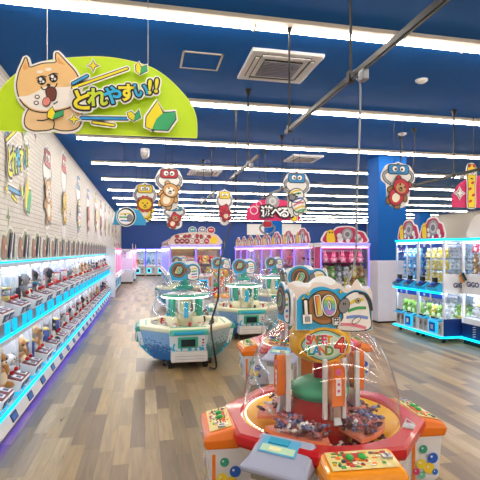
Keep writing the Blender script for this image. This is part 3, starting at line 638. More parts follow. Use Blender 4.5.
# ---------------------------------------------------------------- left wall: two-tier cranes (local front = -y, width .575)
MW = .575; MD = .74
def small_crane():
    t = thing('crane_machine', (0, 0, 0), 'x', 'crane machine', 'two tier crane machines along the left wall')
    h = MW/2-.003; F0 = -MD/2   # glass front plane is set back by .17, LED rails at F0
    G = F0+.17
    mb = MB(); mb.box(-h, h, G-.02, MD/2, .1, .2, OFFW); mb.box(-h, h, MD/2-.03, MD/2, .1, 1.5, OFFW); mb.box(-h, h, G-.02, MD/2, .80, .92, OFFW); mb.box(-h, h, G-.02, MD/2, 1.44, 1.5, OFFW)
    for s in (-1, 1):
        mb.box(s*(h-.006)-.006, s*(h-.006)+.006, G-.015, G+.015, .2, 1.44, OFFW)
    mb.box(-h, h, F0+.02, G, .80, .84, OFFW); mb.box(-h, h, F0+.05, MD/2-.05, .03, .1, BLACK)
    mb.build('cabinet', t)
    mb = MB(); mb.loft([[(-h, F0-.015, .075), (h, F0-.015, .075), (h, G, .075), (-h, G, .075)], [(-h, F0+.03, .185), (h, F0+.03, .185), (h, G, .185), (-h, G, .185)]], WHITE, True, True); mb.build('kick_panel', t)
    mb = MB(); mb.loft([[(.06, F0-.014, .095), (.23, F0-.014, .095), (.23, F0+.0, .095), (.06, F0, .095)], [(.06, F0+.012, .16), (.23, F0+.012, .16), (.23, F0+.03, .16), (.06, F0+.03, .16)]], NAVY, True, True)
    mb.loft([[(.08, F0-.012, .107), (.21, F0-.012, .107), (.21, F0, .107), (.08, F0, .107)], [(.08, F0+.006, .145), (.21, F0+.006, .145), (.21, F0+.02, .145), (.08, F0+.02, .145)]], hx('3c78d0'), True, True); mb.build('label', t)
    for z in (.19, .845): MB().box(-h, h, F0+.015, F0+.04, z, z+.016, LCY).build('led_strip', t)
    MB().box(-h, h, G-.036, G-.02, 1.487, 1.5, LCY).build('led_strip', t)
    MB().box(-h, h, F0+.02, F0+.04, .045, .065, LBL).build('under_glow_strip', t)
    for z0, z1 in ((.2, .80), (.92, 1.44)):
        MB().box(-h+.012, h-.012, G-.004, G+.002, z0+.12, z1-.005, GLASS).build('glass_pane', t)
        mb = MB(); mb.box(-h, h, G+.02, MD/2-.03, z0+.015, z0+.1, OFFW); mb.box(.05, .2, G+.0, G+.16, z0+.1, z0+.17, GLASS); mb.build('prize_deck', t)
        MB().box(-h+.02, h-.02, G+.06, G+.12, z1-.03, z1-.01, LCOOL2).build('cabinet_lamp', t)
        MB().box(h-.004, h-.001, G+.02, MD/2-.04, z0+.1, z1-.03, FROST).build('divider_pane', t)
        mb = MB(); mb.box(-h+.02, h-.02, G+.005, G+.02, z0+.02, z0+.12, SILV); mb.build('coin_plate', t)
        claw_mb(-.04, G+.25, z1-.26).build('claw', t)
        mb = MB(); mb.box(-h+.02, h-.02, G+.23, G+.26, z1-.06, z1-.035, GREY); mb.box(-.09, .01, G+.2, G+.3, z1-.08, z1-.03, WHITE); mb.build('gantry', t)
        # control box with two ball sticks
        zb = z0+.06
        mb = MB(); mb.loft([[(-.17, F0+.03, zb), (.17, F0+.03, zb), (.17, G, zb), (-.17, G, zb)], [(-.17, F0+.0, zb+.09), (.17, F0, zb+.09), (.17, G, zb+.14), (-.17, G, zb+.14)]], WHITE, True, True)
        b = mb.build('control_box', t, bevel=.006)
        for x in (-.08, .08):
            mb = MB(); mb.loft([[(x-.055, F0+.017, zb+.02), (x+.055, F0+.017, zb+.02), (x+.055, F0+.03, zb+.02), (x-.055, F0+.03, zb+.02)], [(x-.055, F0-.003, zb+.08), (x+.055, F0-.003, zb+.08), (x+.055, F0+.01, zb+.08), (x-.055, F0+.01, zb+.08)]], NAVY, True, True)
            mb.loft([[(x-.025, F0+.008, zb+.038), (x+.025, F0+.008, zb+.038), (x+.025, F0+.02, zb+.038), (x-.025, F0+.02, zb+.038)], [(x-.025, F0-.005, zb+.062), (x+.025, F0-.005, zb+.062), (x+.025, F0, zb+.062), (x-.025, F0, zb+.062)]], hx('b8c8e8'), True, True)
            mb.build('label', b)
        mb = MB(); mb.x = Matrix.Translation((0, (F0+G)/2, zb+.118)) @ Matrix.Rotation(math.atan2(.05, .17), 4, 'X')
        mb.box(-.16, .16, -.075, .075, -.002, .004, hx('6a2836')); mb.box(-.10, -.02, -.06, .03, .003, .007, hx('d8dce8')); mb.box(.06, .14, -.06, .03, .003, .007, hx('d8dce8')); mb.box(-.085, -.035, -.045, .0, .007, .009, hx('485068')); mb.box(.075, .125, -.045, .0, .007, .009, hx('485068')); mb.build('deck_sticker', b)
        for x in (-.11, .045):
            mb = MB(); mb.cyl((x, F0+.11, zb+.12), .007, .045, SILV, 8); mb.ell((x, F0+.11, zb+.172), .021, RED, 12, 8); mb.build('joystick', b, smooth=True)
        mb = MB()
        if z0 > .5:
            for x, w2 in ((.05, .022), (.115, .03), (-.24, .03)): mb.box(x-w2, x+w2, F0+.035, F0+.06, z0-.055, z0+.055, LCY2)
            mb.box(-.16, .01, F0+.045, F0+.055, z0-.055, z0+.055, GREY)
        else:
            mb.box(-.14, -.02, F0+.05, F0+.075, z0+.02, z0+.055, LCY2); mb.box(.03, .14, F0+.05, F0+.075, z0+.02, z0+.055, LCY2)
        mb.build('lit_flap', t)
    MB().box(h-.05, h-.035, MD/2-.06, MD/2-.045, .95, 1.40, LVI).build('led_strip', t)
    cd = Card(.008, .0015); W = .5
    arch = smooth([(-.24, 0), (-.25, .13), (-.21, .21), (-.1, .19), (.02, .26), (.14, .25), (.22, .18), (.24, .08), (.24, 0)], 4); arch = [(x, max(0, y)) for x, y in arch]
    cd.base(arch, 'e8e6e0'); cd.fill([(x*.90, .008+y*.88) for x, y in arch], 'a4b090', 1)
    cd.outl(smooth([(-.2, .02), (-.21, .12), (-.15, .18), (-.07, .14), (-.06, .04)], 4), 'b8867c', '2c2830', .006, 2)
    for k, (c_) in enumerate(('3c4878', 'ecece8', '48506c')):
        cd.line([(-.02+k*.07, .04), (.06+k*.055, .19)], .05, '24242c', 4+k); cd.line([(-.02+k*.07, .04), (.06+k*.055, .19)], .035, c_, 8+k)
    cd.fill(circ(.03, .035, .03, n=12), 'f0f0ec', 12); cd.fill(circ(-.14, .1, .02, n=10), 'f4e8d8', 12)
    o = cd.build('header_card', t, (0, G-.0, 1.505)); o.scale = (1.0, 1, 1.32)
    return t
LX = -1.14-MD/2    # centre line of the left row
sc0 = small_crane(); NM = 22; left = []
for i in range(NM):
    y = 3.33+.2875+i*.575-.0
    where = 'nearest' if i == 0 else ('last' if i == NM-1 else ORD[i])
    lb = 'two tier crane machine, %s from the near end of the left wall row' % where
    if i == 0: m_ = sc0; m_.location = (LX, y, 0); m_.rotation_euler = (0, 0, PI/2); m_['label'] = lb
    else: m_ = dup(sc0, (LX, y, 0), PI/2, lb)
    left.append(y)
    if i >= 0:
        ks = ['pw', 'pg', 'pb', 'fd', 'gw', 'fw', 'pb', 'pw', 'gb', 'pg', 'pn', 'fd']
        for tier, (z0, tn) in enumerate(((.3, 'lower'), (1.02, 'upper'))):
            npz = 6 if i < 12 else 3
            for k in range(npz):
                key = ks[(i*5+tier*3+k*7) % len(ks)]
                yy = y-.2+.4*((k % 3)/2 if npz > 2 else k); dx = .17-.33*(k//3)+random.uniform(-.03, .03)
                zz = z0 if k < 3 else z0
                put(key, (LX+dx-.02, yy+random.uniform(-.015, .015), zz), random.uniform(1.3, 1.9), PI/2+random.uniform(-.5, .5), 'behind glass in the %s tier of the left wall cranes' % tn, 'prizes in the left wall cranes, '+PB[key][3]+' '+tn)
yE = 3.34+NM*.575
tag(MB().box(-1.88, -1.0, yE, yE+.1, 0, 1.75, WHITE).build('partition_panel', bevel=.01), 'narrow white end panel closing the left crane row', 'panel')

# ---------------------------------------------------------------- tall crane (front = -y)
def crane(W, D, H, led, body, top=True, lamp=LCOOL, inner='e8e0e8', lab='', cat_group=None, head=.42, lit_front=LCY2, side_op=-1):
    t = thing('crane_machine', (0, 0, 0), lab, 'crane machine', cat_group)
    h = W/2-.004; F0 = -D/2
    mb = MB(); mb.box(-h, h, F0+.04, D/2, .08, .62, body); mb.box(-h+.03, h-.03, F0+.07, D/2-.03, 0, .08, BLACK); mb.build('base', t, bevel=.01)
    mb = MB(); mb.box(-h, h, D/2-.03, D/2, .62, H-.1, pm('inner_'+inner, inner, .5)); mb.box(-h+.01, h-.01, F0+.08, D/2-.03, .62, .66, OFFW); mb.build('back_panel', t)
    mb = MB()
    for sx_ in (-1, 1):
        for y in (F0+.06, D/2-.03): mb.box(sx_*h-(.03 if sx_ > 0 else 0), sx_*h+(.03 if sx_ < 0 else 0), y-.02, y+.02, .62, H-.1, OFFW)
    mb.build('frame', t)
    for sx_ in (-1, 1):
        MB().box(sx_*(h-.014)-.012, sx_*(h-.014)+.012, F0+.028, F0+.04, .64, H-.12, led).build('led_strip', t)
    mb = MB(); mb.box(-h, h, F0, D/2, H-.1, H, WHITE); mb.build('canopy', t, bevel=.008)
    mb = MB(); mb.box(-h-.002, h+.002, F0-.012, F0+.002, H-.045, H-.01, led); mb.build('led_strip', t)
    MB().box(-h+.05, h-.05, F0+.05, F0+.12, H-.125, H-.1, lamp).build('cabinet_lamp', t)
    MB().box(-h+.03, h-.03, F0+.055, F0+.06, .64, H-.12, GLASS).build('glass_pane', t)
    op = side_op
    MB().box(-op*(h-.01)-.002, -op*(h-.01)+.002, F0+.08, D/2-.06, .64, H-.12, GLASS).build('glass_pane', t)
    MB().box(op*(h-.01)-.004, op*(h-.01)+.004, F0+.08, D/2-.04, .64, H-.12, pm('inner_'+inner, inner, .5)).build('side_wall', t)
    mb = MB(); mb.loft([[(-h+.04, F0-.1, .6), (h-.04, F0-.1, .6), (h-.04, F0+.05, .6), (-h+.04, F0+.05, .6)], [(-h+.04, F0-.1, .66), (h-.04, F0-.1, .66), (h-.04, F0+.05, .74), (-h+.04, F0+.05, .74)]], WHITE, True, True)
    c = mb.build('control_panel', t, bevel=.01)
    for x, m in ((-.2, RED), (0, YEL), (.2, BLUEP)):
        MB().cyl((x*W, F0-.05, .685), .028, .02, m, 14).build('button', c)
    mb = MB(); mb.box(-h*.75, -h*.05, F0+.03, F0+.045, .2, .5, lit_front); mb.box(-h*.65, -h*.15, F0+.022, F0+.032, .25, .45, DARK); mb.build('prize_flap', t)
    mb = MB(); mb.box(h*.2, h*.7, F0+.028, F0+.042, .2, .52, SILV); mb.box(h*.4, h*.5, F0+.02, F0+.03, .4, .48, BLACK); mb.build('coin_door', t)
    claw_mb(0, F0+.4, H-.42, .09, .16).build('claw', t)
    MB().box(-h+.03, h-.03, F0+.36, F0+.44, H-.22, H-.17, GREY).build('gantry', t)
    if head: header_pink(W*.86, head, 'header_card', t, (0, F0+.05, H))
    return t
def fill_crane(t, keys, W, D, n, z=.66, s=1.6, where='', group='', rows=2, up=1):
    rz = t.rotation_euler[2]; c, s_ = math.cos(rz), math.sin(rz); k = 0
    for lv in range(up):
        for r_ in range(rows):
            for q in range(n):
                x = (-.5+(q+.5)/n)*(W-.12); y = -D/2+.2+r_*(D-.4)/max(1, rows-1 or 1)
                key = keys[(k*3+r_+lv) % len(keys)]; k += 1
                put(key, (t.location[0]+x*c-y*s_, t.location[1]+x*s_+y*c, z+lv*.24*s/1.4), s*random.uniform(.92, 1.08), rz+random.uniform(-.3, .3), where, group+', '+PB[key][3])
# shelves of the display cranes
def shelf_in(t, W, D, z, m=GLASS): 
    o = MB().box(-W/2+.03, W/2-.03, -D/2+.09, D/2-.04, z-.012, z, m).build('shelf', t); return o

# right-hand row of violet lit cranes, fronts on x = 4.05
RW, RD = 1.2, 1.0
rc = crane(RW, RD, 1.8, LVI, WHITE, lab='x', cat_group='violet lit cranes in the middle row', lamp=LPINK, inner='d8c8dc')
sets = [['pr', 'pw', 'fd'], ['pw', 'gw', 'pk'], ['gb', 'pw', 'fw'], ['pr', 'gp', 'pw'], ['pk', 'pw'], ['pw', 'pu'], ['gw', 'pr'], ['pn', 'pw']]
for i in range(8):
    y = 10.75+RW/2+i*RW; lb = 'violet lit crane machine with pink header, %s back in the middle row' % ORD[i]
    if i == 0: m_ = rc; m_.location = (4.05+RD/2, y, 0); m_.rotation_euler = (0, 0, -PI/2); m_['label'] = lb
    else: m_ = dup(rc, (4.05+RD/2, y, 0), -PI/2, lb)
    bpy.context.view_layer.update
    if i < 6:
        fill_crane(m_, sets[i], RW, RD, 3, .67, 1.7, 'in the violet lit cranes of the middle row', 'middle row prizes', 1)
        shelf_in(m_, RW, RD, 1.15, OFFW); fill_crane(m_, sets[i][::-1], RW, RD, 3, 1.151, 1.6, 'on the shelves of the middle row cranes', 'middle row shelf prizes', 1)
# end cap facing the entrance
ec = crane(1.3, .5, 1.8, LVI, WHITE, lab='wide crane machine with pink lit top, facing the entrance beside the white cabinet', lamp=LPINK, inner='c83070')
ec.location = (4.05+.62+.08, 10.45, 0)
ec.location = (4.82, 10.45, 0)
shelf_in(ec, 1.3, .5, 1.3, pm('black_shelf', '14141a', .4))
fill_crane(ec, ['pv', 'pw', 'pn', 'pg', 'py'], 1.3, .5, 6, .67, 1.55, 'in the crane at the end of the middle row', 'end crane prizes', 2, 2)
fill_crane(ec, ['pk', 'pw', 'py'], 1.3, .5, 5, 1.31, 1.1, 'on the shelf of the crane at the end of the middle row', 'end crane shelf prizes', 1, 1)
# central block
cb_ = crane(.98, 1.0, 1.83, LVI, WHITE, lab='x', cat_group='violet lit cranes in the central block', lamp=LWARM, inner='f0d8c8', head=0)
cb_.location = (.92+.49, 17.5, 0); cb_['label'] = 'violet lit crane with warm lamp, left of the two facing the entrance in the centre'
c2 = dup(cb_, (.92+.98+.49, 17.5, 0), 0, 'violet lit crane with warm lamp, right of the two facing the entrance in the centre')
for m_ in (cb_, c2):
    fill_crane(m_, ['pr', 'pw', 'gp', 'py'], .98, 1.0, 3, .67, 1.7, 'in the central cranes facing the entrance', 'central block prizes', 1)
    shelf_in(m_, .98, 1.0, 1.12, OFFW); fill_crane(m_, ['pr', 'gw', 'pr', 'py'], .98, 1.0, 4, 1.121, 1.5, 'on the shelves of the central cranes facing the entrance', 'central block shelf prizes', 1)
side = crane(1.2, .9, 1.8, LVI, WHITE, lab='x', cat_group='violet lit cranes on the left side of the central block', head=.3, lamp=LCOOL, inner='b8b8d8')
for i in range(7):
    lb = 'violet lit crane on the left flank of the central block, %s from the front' % ORD[i]; loc = (.9+.45, 18.05+.6+i*1.2, 0)
    if i == 0: side.location = loc; side.rotation_euler = (0, 0, -PI/2); side['label'] = lb
    else: dup(side, loc, -PI/2, lb)
# sign board standing on the central block
t = thing('sign_board', (1.9, 17.3, 1.83), 'pale red lettered sign board with grabber figures on top of the central cranes', 'sign')
cd = Card(.02, .003); cd.base(smooth([(-.9, 0), (-.95, .25), (-.75, .4), (-.3, .48), (.2, .5), (.7, .46), (.95, .3), (.92, 0)], 4), 'd8c4b8')
for k in range(9): cd.outl(circ(-.7+k*.155, .33+.015*(k % 2), .075, .055, 14, .3*k), ('b03040', 'e8dcd8')[k % 3 == 1], '3a1c20', .014, 1)
for k in range(7): cd.outl(circ(-.7+k*.19, .15, .085, .09, 14), ('982434', '982434', '982434', 'e8e0dc', 'c83040', 'e8e0dc', 'c83040')[k], '3a1c20', .014, 4); cd.line([(-.74+k*.19, .13), (-.7+k*.19, .19), (-.66+k*.19, .13)], .025, ('f4ecec', '982434')[k in (3, 5)], 7)
cd.fill(circ(.72, .2, .14), 'f0cc28', 2); cd.build('board', t)
cd = Card(.02, .003)
for x, c_ in ((-.1, '4ca0a8'), (.28, '9a98a8'), (.62, 'b82838')):
    cd.base(circ(x, .58, .16, .14), 'e8e6e4'); cd.outl(circ(x, .58, .12, .1), c_, '1c1c22', .015, 1)
    for s in (-1, 1): cd.fill(circ(x+s*.04, .6, .025, n=8), 'ffffff', 3)
cd.build('grabber_figures', t, (0, .03, -.0))
# cranes along the far left wall and at the back
fl = crane(1.15, .8, 1.7, LPK, WHITE, side_op=1, lab='x', cat_group='pink lit cranes beyond the left wall row', head=.28, inner='f0c8d8', lamp=LCOOL)
for i in range(4):
    lb = 'pink lit white crane machine beyond the left wall row, %s from the camera' % ORD[i]; loc = (-1.05-.4, 16.7+.575+i*1.17, 0)
    if i == 0: fl.location = loc; fl.rotation_euler = (0, 0, PI/2); fl['label'] = lb; m_ = fl
    else: m_ = dup(fl, loc, PI/2, lb)
    if i < 3: fill_crane(m_, [['pk', 'gp'], ['pr', 'pw'], ['gp', 'pk']][i], 1.15, .8, 3, .67, 2.0, 'in the pink lit cranes by the left wall', 'pink crane prizes', 1)
m_ = dup(fl, (-.95, 23.2, 0), PI/2, 'white pink lit crane standing out into the left aisle')
m_ = dup(fl, (-.85, 25.4, 0), PI/2, 'white pink lit crane standing deepest in the left aisle')
bk = crane(.68, .8, 1.75, LVI, WHITE, lab='x', cat_group='white cranes at the end of the left aisle', head=0, inner='e0e8f4', lit_front=LCY)
for i in range(3):
    lb = 'white crane with a cyan lit flap at the end of the left aisle, %s' % ('leftmost', 'middle one', 'rightmost')[i]; loc = (-.42+.35+i*.7-.25, 29.6, 0)
    if i == 0: bk.location = loc; bk['label'] = lb; m_ = bk
    else: m_ = dup(bk, loc, 0, lb)
    fill_crane(m_, [['pn', 'pw'], ['pu', 'fd'], ['pw', 'pk']][i], .68, .8, 2, .67, 2.2, 'in the white cranes at the end of the left aisle', 'end aisle prizes', 1)

# ---------------------------------------------------------------- right foreground: two-tier cranes, front x = 5.0
DW, DD = .755, .9
def double_crane():
    t = thing('crane_machine', (0, 0, 0), 'x', 'crane machine', 'two tier cranes with cyan consoles at the right')
    h = DW/2-.004; F0 = -DD/2
    mb = MB(); mb.box(-h, h, F0+.05, DD/2, .1, .36, WHITE); mb.box(-h, h, DD/2-.03, DD/2, .1, 1.8, WHITE); mb.box(-h, h, F0+.06, DD/2, .86, 1.04, WHITE); mb.box(-h, h, F0+.04, DD/2, 1.76, 1.82, WHITE)
    for s in (-1, 1):
        for y in (F0+.06, DD/2-.02): mb.box(s*h-(.03 if s > 0 else 0), s*h+(.03 if s < 0 else 0), y-.02, y+.02, .36, 1.76, OFFW)
    mb.box(-.012, .012, F0+.05, F0+.07, 1.04, 1.76, OFFW)
    mb.build('cabinet', t, bevel=.005)
    for x in (-h+.08, h-.08):
        for y in (F0+.1, DD/2-.1): mb = MB(); mb.cyl((x, y, 0), .03, .07, DARK, 10); mb.cyl((x, y, .06), .012, .05, SILV, 8); mb.build('foot', t)
    for z in (.09, .85): MB().box(-h-.003, h+.003, F0-.03, F0+.01, z, z+.03, LCY).build('led_strip', t)
    MB().box(-h-.003, h+.003, F0+.02, F0+.045, 1.785, 1.82, LCY).build('led_strip', t)
    MB().box(-h, h, F0-.0, F0+.07, .12, .135, WHITE).build('ledge', t)
    for z0, z1, n_ in ((.40, .86, 0), (1.06, 1.76, 1)):
        MB().box(-h+.03, h-.03, F0+.055, F0+.06, z0, z1-.005, GLASS).build('glass_pane', t)
        mb = MB(); mb.box(-h+.05, -.03, F0+.045, F0+.053, z1-.1, z1-.02, BLUEP); mb.box(.03, h-.05, F0+.045, F0+.053, z1-.1, z1-.02, BLUEP); mb.box(-.2, -.15, F0+.04, F0+.046, z1-.08, z1-.04, WHITE); mb.build('top_label', t)
        MB().box(-h+.05, h-.05, F0+.08, F0+.14, z1-.025, z1-.003, LCOOL).build('cabinet_lamp', t)
        claw_mb(.05, F0+.35, z1-.27, .07, .12).build('claw', t)
        MB().box(-h+.03, h-.03, F0+.32, F0+.38, z1-.09, z1-.05, GREY).build('gantry', t)
    # upper consoles
    for x in (-.18, .18):
        mb = MB(); mb.loft([[(x-.15, F0-.02, .885), (x+.15, F0-.02, .885), (x+.15, F0+.06, .885), (x-.15, F0+.06, .885)], [(x-.15, F0-.09, .95), (x+.15, F0-.09, .95), (x+.15, F0+.06, 1.04), (x-.15, F0+.06, 1.04)]], CYANP, True, True)
        c = mb.build('console', t, bevel=.008)
        mb = MB(); mb.x = Matrix.Translation((x, F0-.02, 1.0)) @ Matrix.Rotation(R(31), 4, 'X'); mb.box(-.1, .1, -.07, .07, .0, .012, NAVY); mb.ell((0, -.0, .03), (.045, .045, .025), BLUEP, 12, 6); mb.build('joystick_pad', c, smooth=False)
        mb = MB(); mb.box(x-.05, x+.05, F0-.01, F0+.03, 1.05, 1.13, BLACK); mb.build('display', c)
        mb = MB(); mb.loft([[(x-.13, F0+.0, .36), (x+.13, F0, .36), (x+.13, F0+.06, .36), (x-.13, F0+.06, .36)], [(x-.15, F0-.06, .38), (x+.15, F0-.06, .38), (x+.15, F0+.06, .42), (x-.15, F0+.06, .42)]], CYANP, True, True)
        c = mb.build('console', t, bevel=.006)
        mb = MB(); mb.box(x-.07, x-.01, F0-.02, F0+.02, .415, .44, BLACK); mb.box(x+.02, x+.09, F0-.02, F0+.02, .415, .43, NAVY); mb.build('joystick_pad', c)
    mb = MB(); mb.box(-.02, .2, F0+.02, F0+.055, .15, .35, LCY2); mb.box(.01, .17, F0+.012, F0+.022, .17, .33, BLUEP); mb.box(.06, .12, F0+.006, F0+.014, .21, .29, WHITE); mb.build('prize_flap', t)
    for x in (-.28, -.14, .27): MB().box(x-.05, x+.05, F0+.04, F0+.052, .15, .34, SILV).box(x-.008, x+.008, F0+.035, F0+.042, .24, .3, BLACK).build('coin_door', t)
    header_pink(.65, .40, 'header_card', t, (0, F0+.08, 1.82))
    return t
dc = double_crane(); dxs = 5.0+DD/2
dc.location = (dxs, 6.83+DW/2, 0); dc.rotation_euler = (0, 0, -PI/2); dc['label'] = 'two tier white crane with cyan consoles and pink header, nearer of the pair at right'
d2 = dup(dc, (dxs, 6.83+DW*1.5, 0), -PI/2, 'two tier white crane with cyan consoles and pink header, farther of the pair at right')
for m_, ku, kl, wn in ((dc, ['py', 'pw', 'pn'], ['pv', 'pw', 'pv', 'py'], 'nearer'), (d2, ['pu', 'pw', 'pg'], ['pv', 'pg', 'pu'], 'farther')):
    fill_crane(m_, kl, DW, DD, 4, .37, 1.35, 'in the lower tier of the %s right hand crane' % wn, '%s right crane lower prizes' % wn, 2, 1)
    for z in (1.05, 1.26, 1.47):
        if z > 1.1: shelf_in(m_, DW, DD, z)
        fill_crane(m_, ku, DW, DD, 4, z+.002, .92, 'in the upper tier of the %s right hand crane' % wn, '%s right crane upper prizes' % wn, 2, 1)
# side panel lettering of the nearer crane (faces the camera side, -y)
def lettering(parent, words, size, loc, rz, col='14306e'):
    cd = Card(.001, .001); cd.text(words, size, (0, 0), 0, 1, [col], [.04]); o = cd.build('lettering', parent, loc); o.rotation_euler = (0, 0, rz); return o
MB().box(DW/2-.006, DW/2+.004, -DD/2+.04, DD/2, .86, 1.2, WHITE).build('side_panel', dc)
MB().box(DW/2-.006, DW/2+.004, -DD/2+.04, DD/2, .1, .42, NAVY).build('side_panel', dc)
MB().box(DW/2-.006, DW/2+.0, -DD/2+.08, DD/2-.04, 1.2, 1.76, GLASS).build('glass_pane', dc); MB().box(DW/2-.006, DW/2+.0, -DD/2+.08, DD/2-.04, .42, .86, GLASS).build('glass_pane', dc)
MB().box(DW/2-.002, DW/2+.03, -DD/2+.0, DD/2, .09, .12, LCY).build('led_strip', dc); MB().box(DW/2-.002, DW/2+.012, -DD/2+.04, DD/2, 1.79, 1.82, LCY).build('led_strip', dc)
lettering(dc, 'GiGO', .11, (DW/2+.006, -DD/2+.36, 1.0), PI/2)
# big display crane with white lower panel
BW, BD = 1.3, .95
t = thing('crane_machine', (5.35+BD/2, 6.79-BW/2, 0), 'tall white display crane with lettered middle panel at the right edge', 'crane machine', None, -PI/2)
h = BW/2; F0 = -BD/2
mb = MB(); mb.box(-h, h, BD/2-.03, BD/2, .1, 1.8, WHITE); mb.box(-h, h, F0+.02, BD/2, .36, .46, WHITE); mb.box(-h, h, F0+.02, BD/2, .86, 1.2, WHITE); mb.box(-h, h, F0, BD/2, 1.76, 1.82, WHITE)
for s in (-1, 1): mb.box(s*h-(.04 if s > 0 else 0), s*h+(.04 if s < 0 else 0), F0+.01, F0+.05, .36, 1.78, WHITE)
mb.box(-h+.48, -h+.52, F0+.01, F0+.04, .46, .88, WHITE); mb.build('cabinet', t, bevel=.006)
MB().box(-h, h, F0+.02, BD/2, .12, .36, NAVY).build('base', t, bevel=.006)
o = MB(); o.box(-h, h, F0+.05, BD/2-.1, 0, .1, BLACK); o.build('plinth', t)
MB().box(-h, h, F0-.02, F0+.02, .09, .12, LCY).build('led_strip', t); MB().box(-h, h, F0-.014, F0, 1.785, 1.82, LCY).build('led_strip', t)
MB().box(-h+.04, h-.04, F0+.1, F0+.16, 1.735, 1.76, LCOOL).build('cabinet_lamp', t); MB().box(-h+.04, h-.04, F0+.1, F0+.16, .84, .86, LCOOL).build('cabinet_lamp', t)
MB().box(-h+.04, h-.04, F0+.03, F0+.036, 1.2, 1.76, GLASS).build('glass_pane', t); MB().box(-h+.04, h-.04, F0+.03, F0+.036, .46, .86, GLASS).build('glass_pane', t)
lettering(t, 'GiGO', .115, (-h+.26, F0+.017, 1.03), 0)
cd = Card(.002, .002)
for a_ in range(5): cd.line([(-.03, -.08+a_*.04), (.03, -.065+a_*.04)], .014, 'd8e0f4', 1)
cd.build('lettering', t, (-h+.3, F0+.016, .24))
cd = Card(.012, .002); cd.base(smooth([(-.55, 0), (-.58, .2), (-.42, .38), (-.2, .4), (0, .46), (.25, .42), (.5, .3), (.58, 0)], 4), 'e4dcd4'); cd.build('header_card', t, (0, F0+.1, 1.82))
mb = MB()
for k, c_ in enumerate(('e0b020', 'c02838', '207848', '181820')): mb.x = Matrix.Translation((-h+.06, F0-.012, 1.14)) @ Matrix.Rotation(R(-32), 4, 'Y'); mb.box(-.06+k*.03, -.03+k*.03, -.01, .01, -.07, .07, hx(c_))
mb.build('flag_tag', t)
class _P: pass
for lv, (z, keys, sc_) in enumerate(((.46, ['pw', 'pw'], 1.1), (.66, ['pw', 'py'], .9), (1.205, ['pn', 'pn'], .95), (1.39, ['pn', 'pw'], .95), (1.57, ['pr', 'pw'], .85))):
    if lv in (1, 3, 4): shelf_in(t, BW, BD, z)
    fill_crane(t, keys, BW, BD, 8, z+.002, sc_, 'in the display crane at the right edge, %s' % ('bottom compartment floor', 'lower shelf', 'upper compartment floor', 'middle shelf', 'top shelf')[lv], 'display crane prizes', 1, 1)
# white cabinet before the column
t = thing('service_cabinet', (5.42, 9.25, 0), 'plain white chest high cabinet standing before the blue column', 'cabinet')
MB().box(-.38, .38, -.2, .2, .04, 1.38, pm('pale_lilac_laminate', 'd4d2de', .45)).build('body', t, bevel=.008); MB().box(-.36, .36, -.18, .18, 0, .04, DARK).build('plinth', t)
mb = MB(); mb.box(.3, .33, -.215, -.2, .8, .9, SILV); mb.build('handle', t)
tag(MB().box(5.7, 5.74, 9.0, 9.04, 1.3, 1.34, BLACK).build('wall_switch'), 'x', 'switch') if False else None

# ---------------------------------------------------------------- domed machines
def octr(ap, a): 
    q = (a+PI/8) % (PI/4)-PI/8
    return ap/math.cos(q)
def octo(ap, z, n=64): return [(octr(ap, 2*PI*k/n)*math.cos(2*PI*k/n), octr(ap, 2*PI*k/n)*math.sin(2*PI*k/n), z) for k in range(n)]
def cring(r, z, n=64): return [(r*math.cos(2*PI*k/n), r*math.sin(2*PI*k/n), z) for k in range(n)]
def dome_prof(r, z0, z1):
    p = [(r, z0), (r*1.0, z0+.03)]
    for k in range(1, 17):
        a = PI/2*k/16; p.append((max(.004, r*1.01*math.cos(a)**.66), z0+.03+(z1-z0-.03)*math.sin(a)**1.15))
    return p
def lobes_art(w, h, name, parent, loc, rz=0, scale_txt=True):
    """two-lobed topper: wooden coin and striped zebra head on a blue board"""
    cd = Card(.014, .0022)
    a = [(.30*w*math.cos(t_)-.2*w, h*.53+h*.47*math.sin(t_)) for t_ in [R(40+k*10) for k in range(18)]]
    b = [(.24*w*math.cos(t_)+.24*w, h*.47+h*.41*math.sin(t_)) for t_ in [R(-40+k*10) for k in range(17)]]
    ol = [(-.42*w, 0)]+[(.44*w, 0)]+b+a
    cd.base(grow(ol, .008), 'e8eef2'); cd.fill(ol, '38a4d8', 1)
    cd.outl(circ(-.2*w, h*.53, h*.36), '9a7048', '1c1814', .007, 2); cd.fill(circ(-.2*w, h*.53, h*.29), '5c4c44', 4)
    for x, g in ((-.235, '1'), (-.165, '0')): cd.text(g, h*.46, (x*w-.01, h*.53), R(-25), 5, ['eee8e0', 'f0b040' if g == '1' else '60c090'], [.08, .03])
    zb = smooth([(.08*w, .3*h), (.1*w, .62*h), (.22*w, .78*h), (.38*w, .7*h), (.42*w, .4*h), (.38*w, .06*h), (.12*w, .06*h)], 4)
    cd.outl(zb, 'f2f2f0', '15181c', .009, 2); cd.outl(circ(.1*w, h*.52, h*.11, h*.17), '83838c', '15181c', .005, 4)
    for y, c_ in ((.6, 'e8c828'), (.46, '44a860'), (.3, '3c78d0'), (.16, 'e07890')): cd.line([(.2*w, y*h), (.38*w, (y+.04)*h)], h*.06, c_, 4, False)
    o = cd.build(name, parent, loc); o.rotation_euler = (0, 0, rz); return o
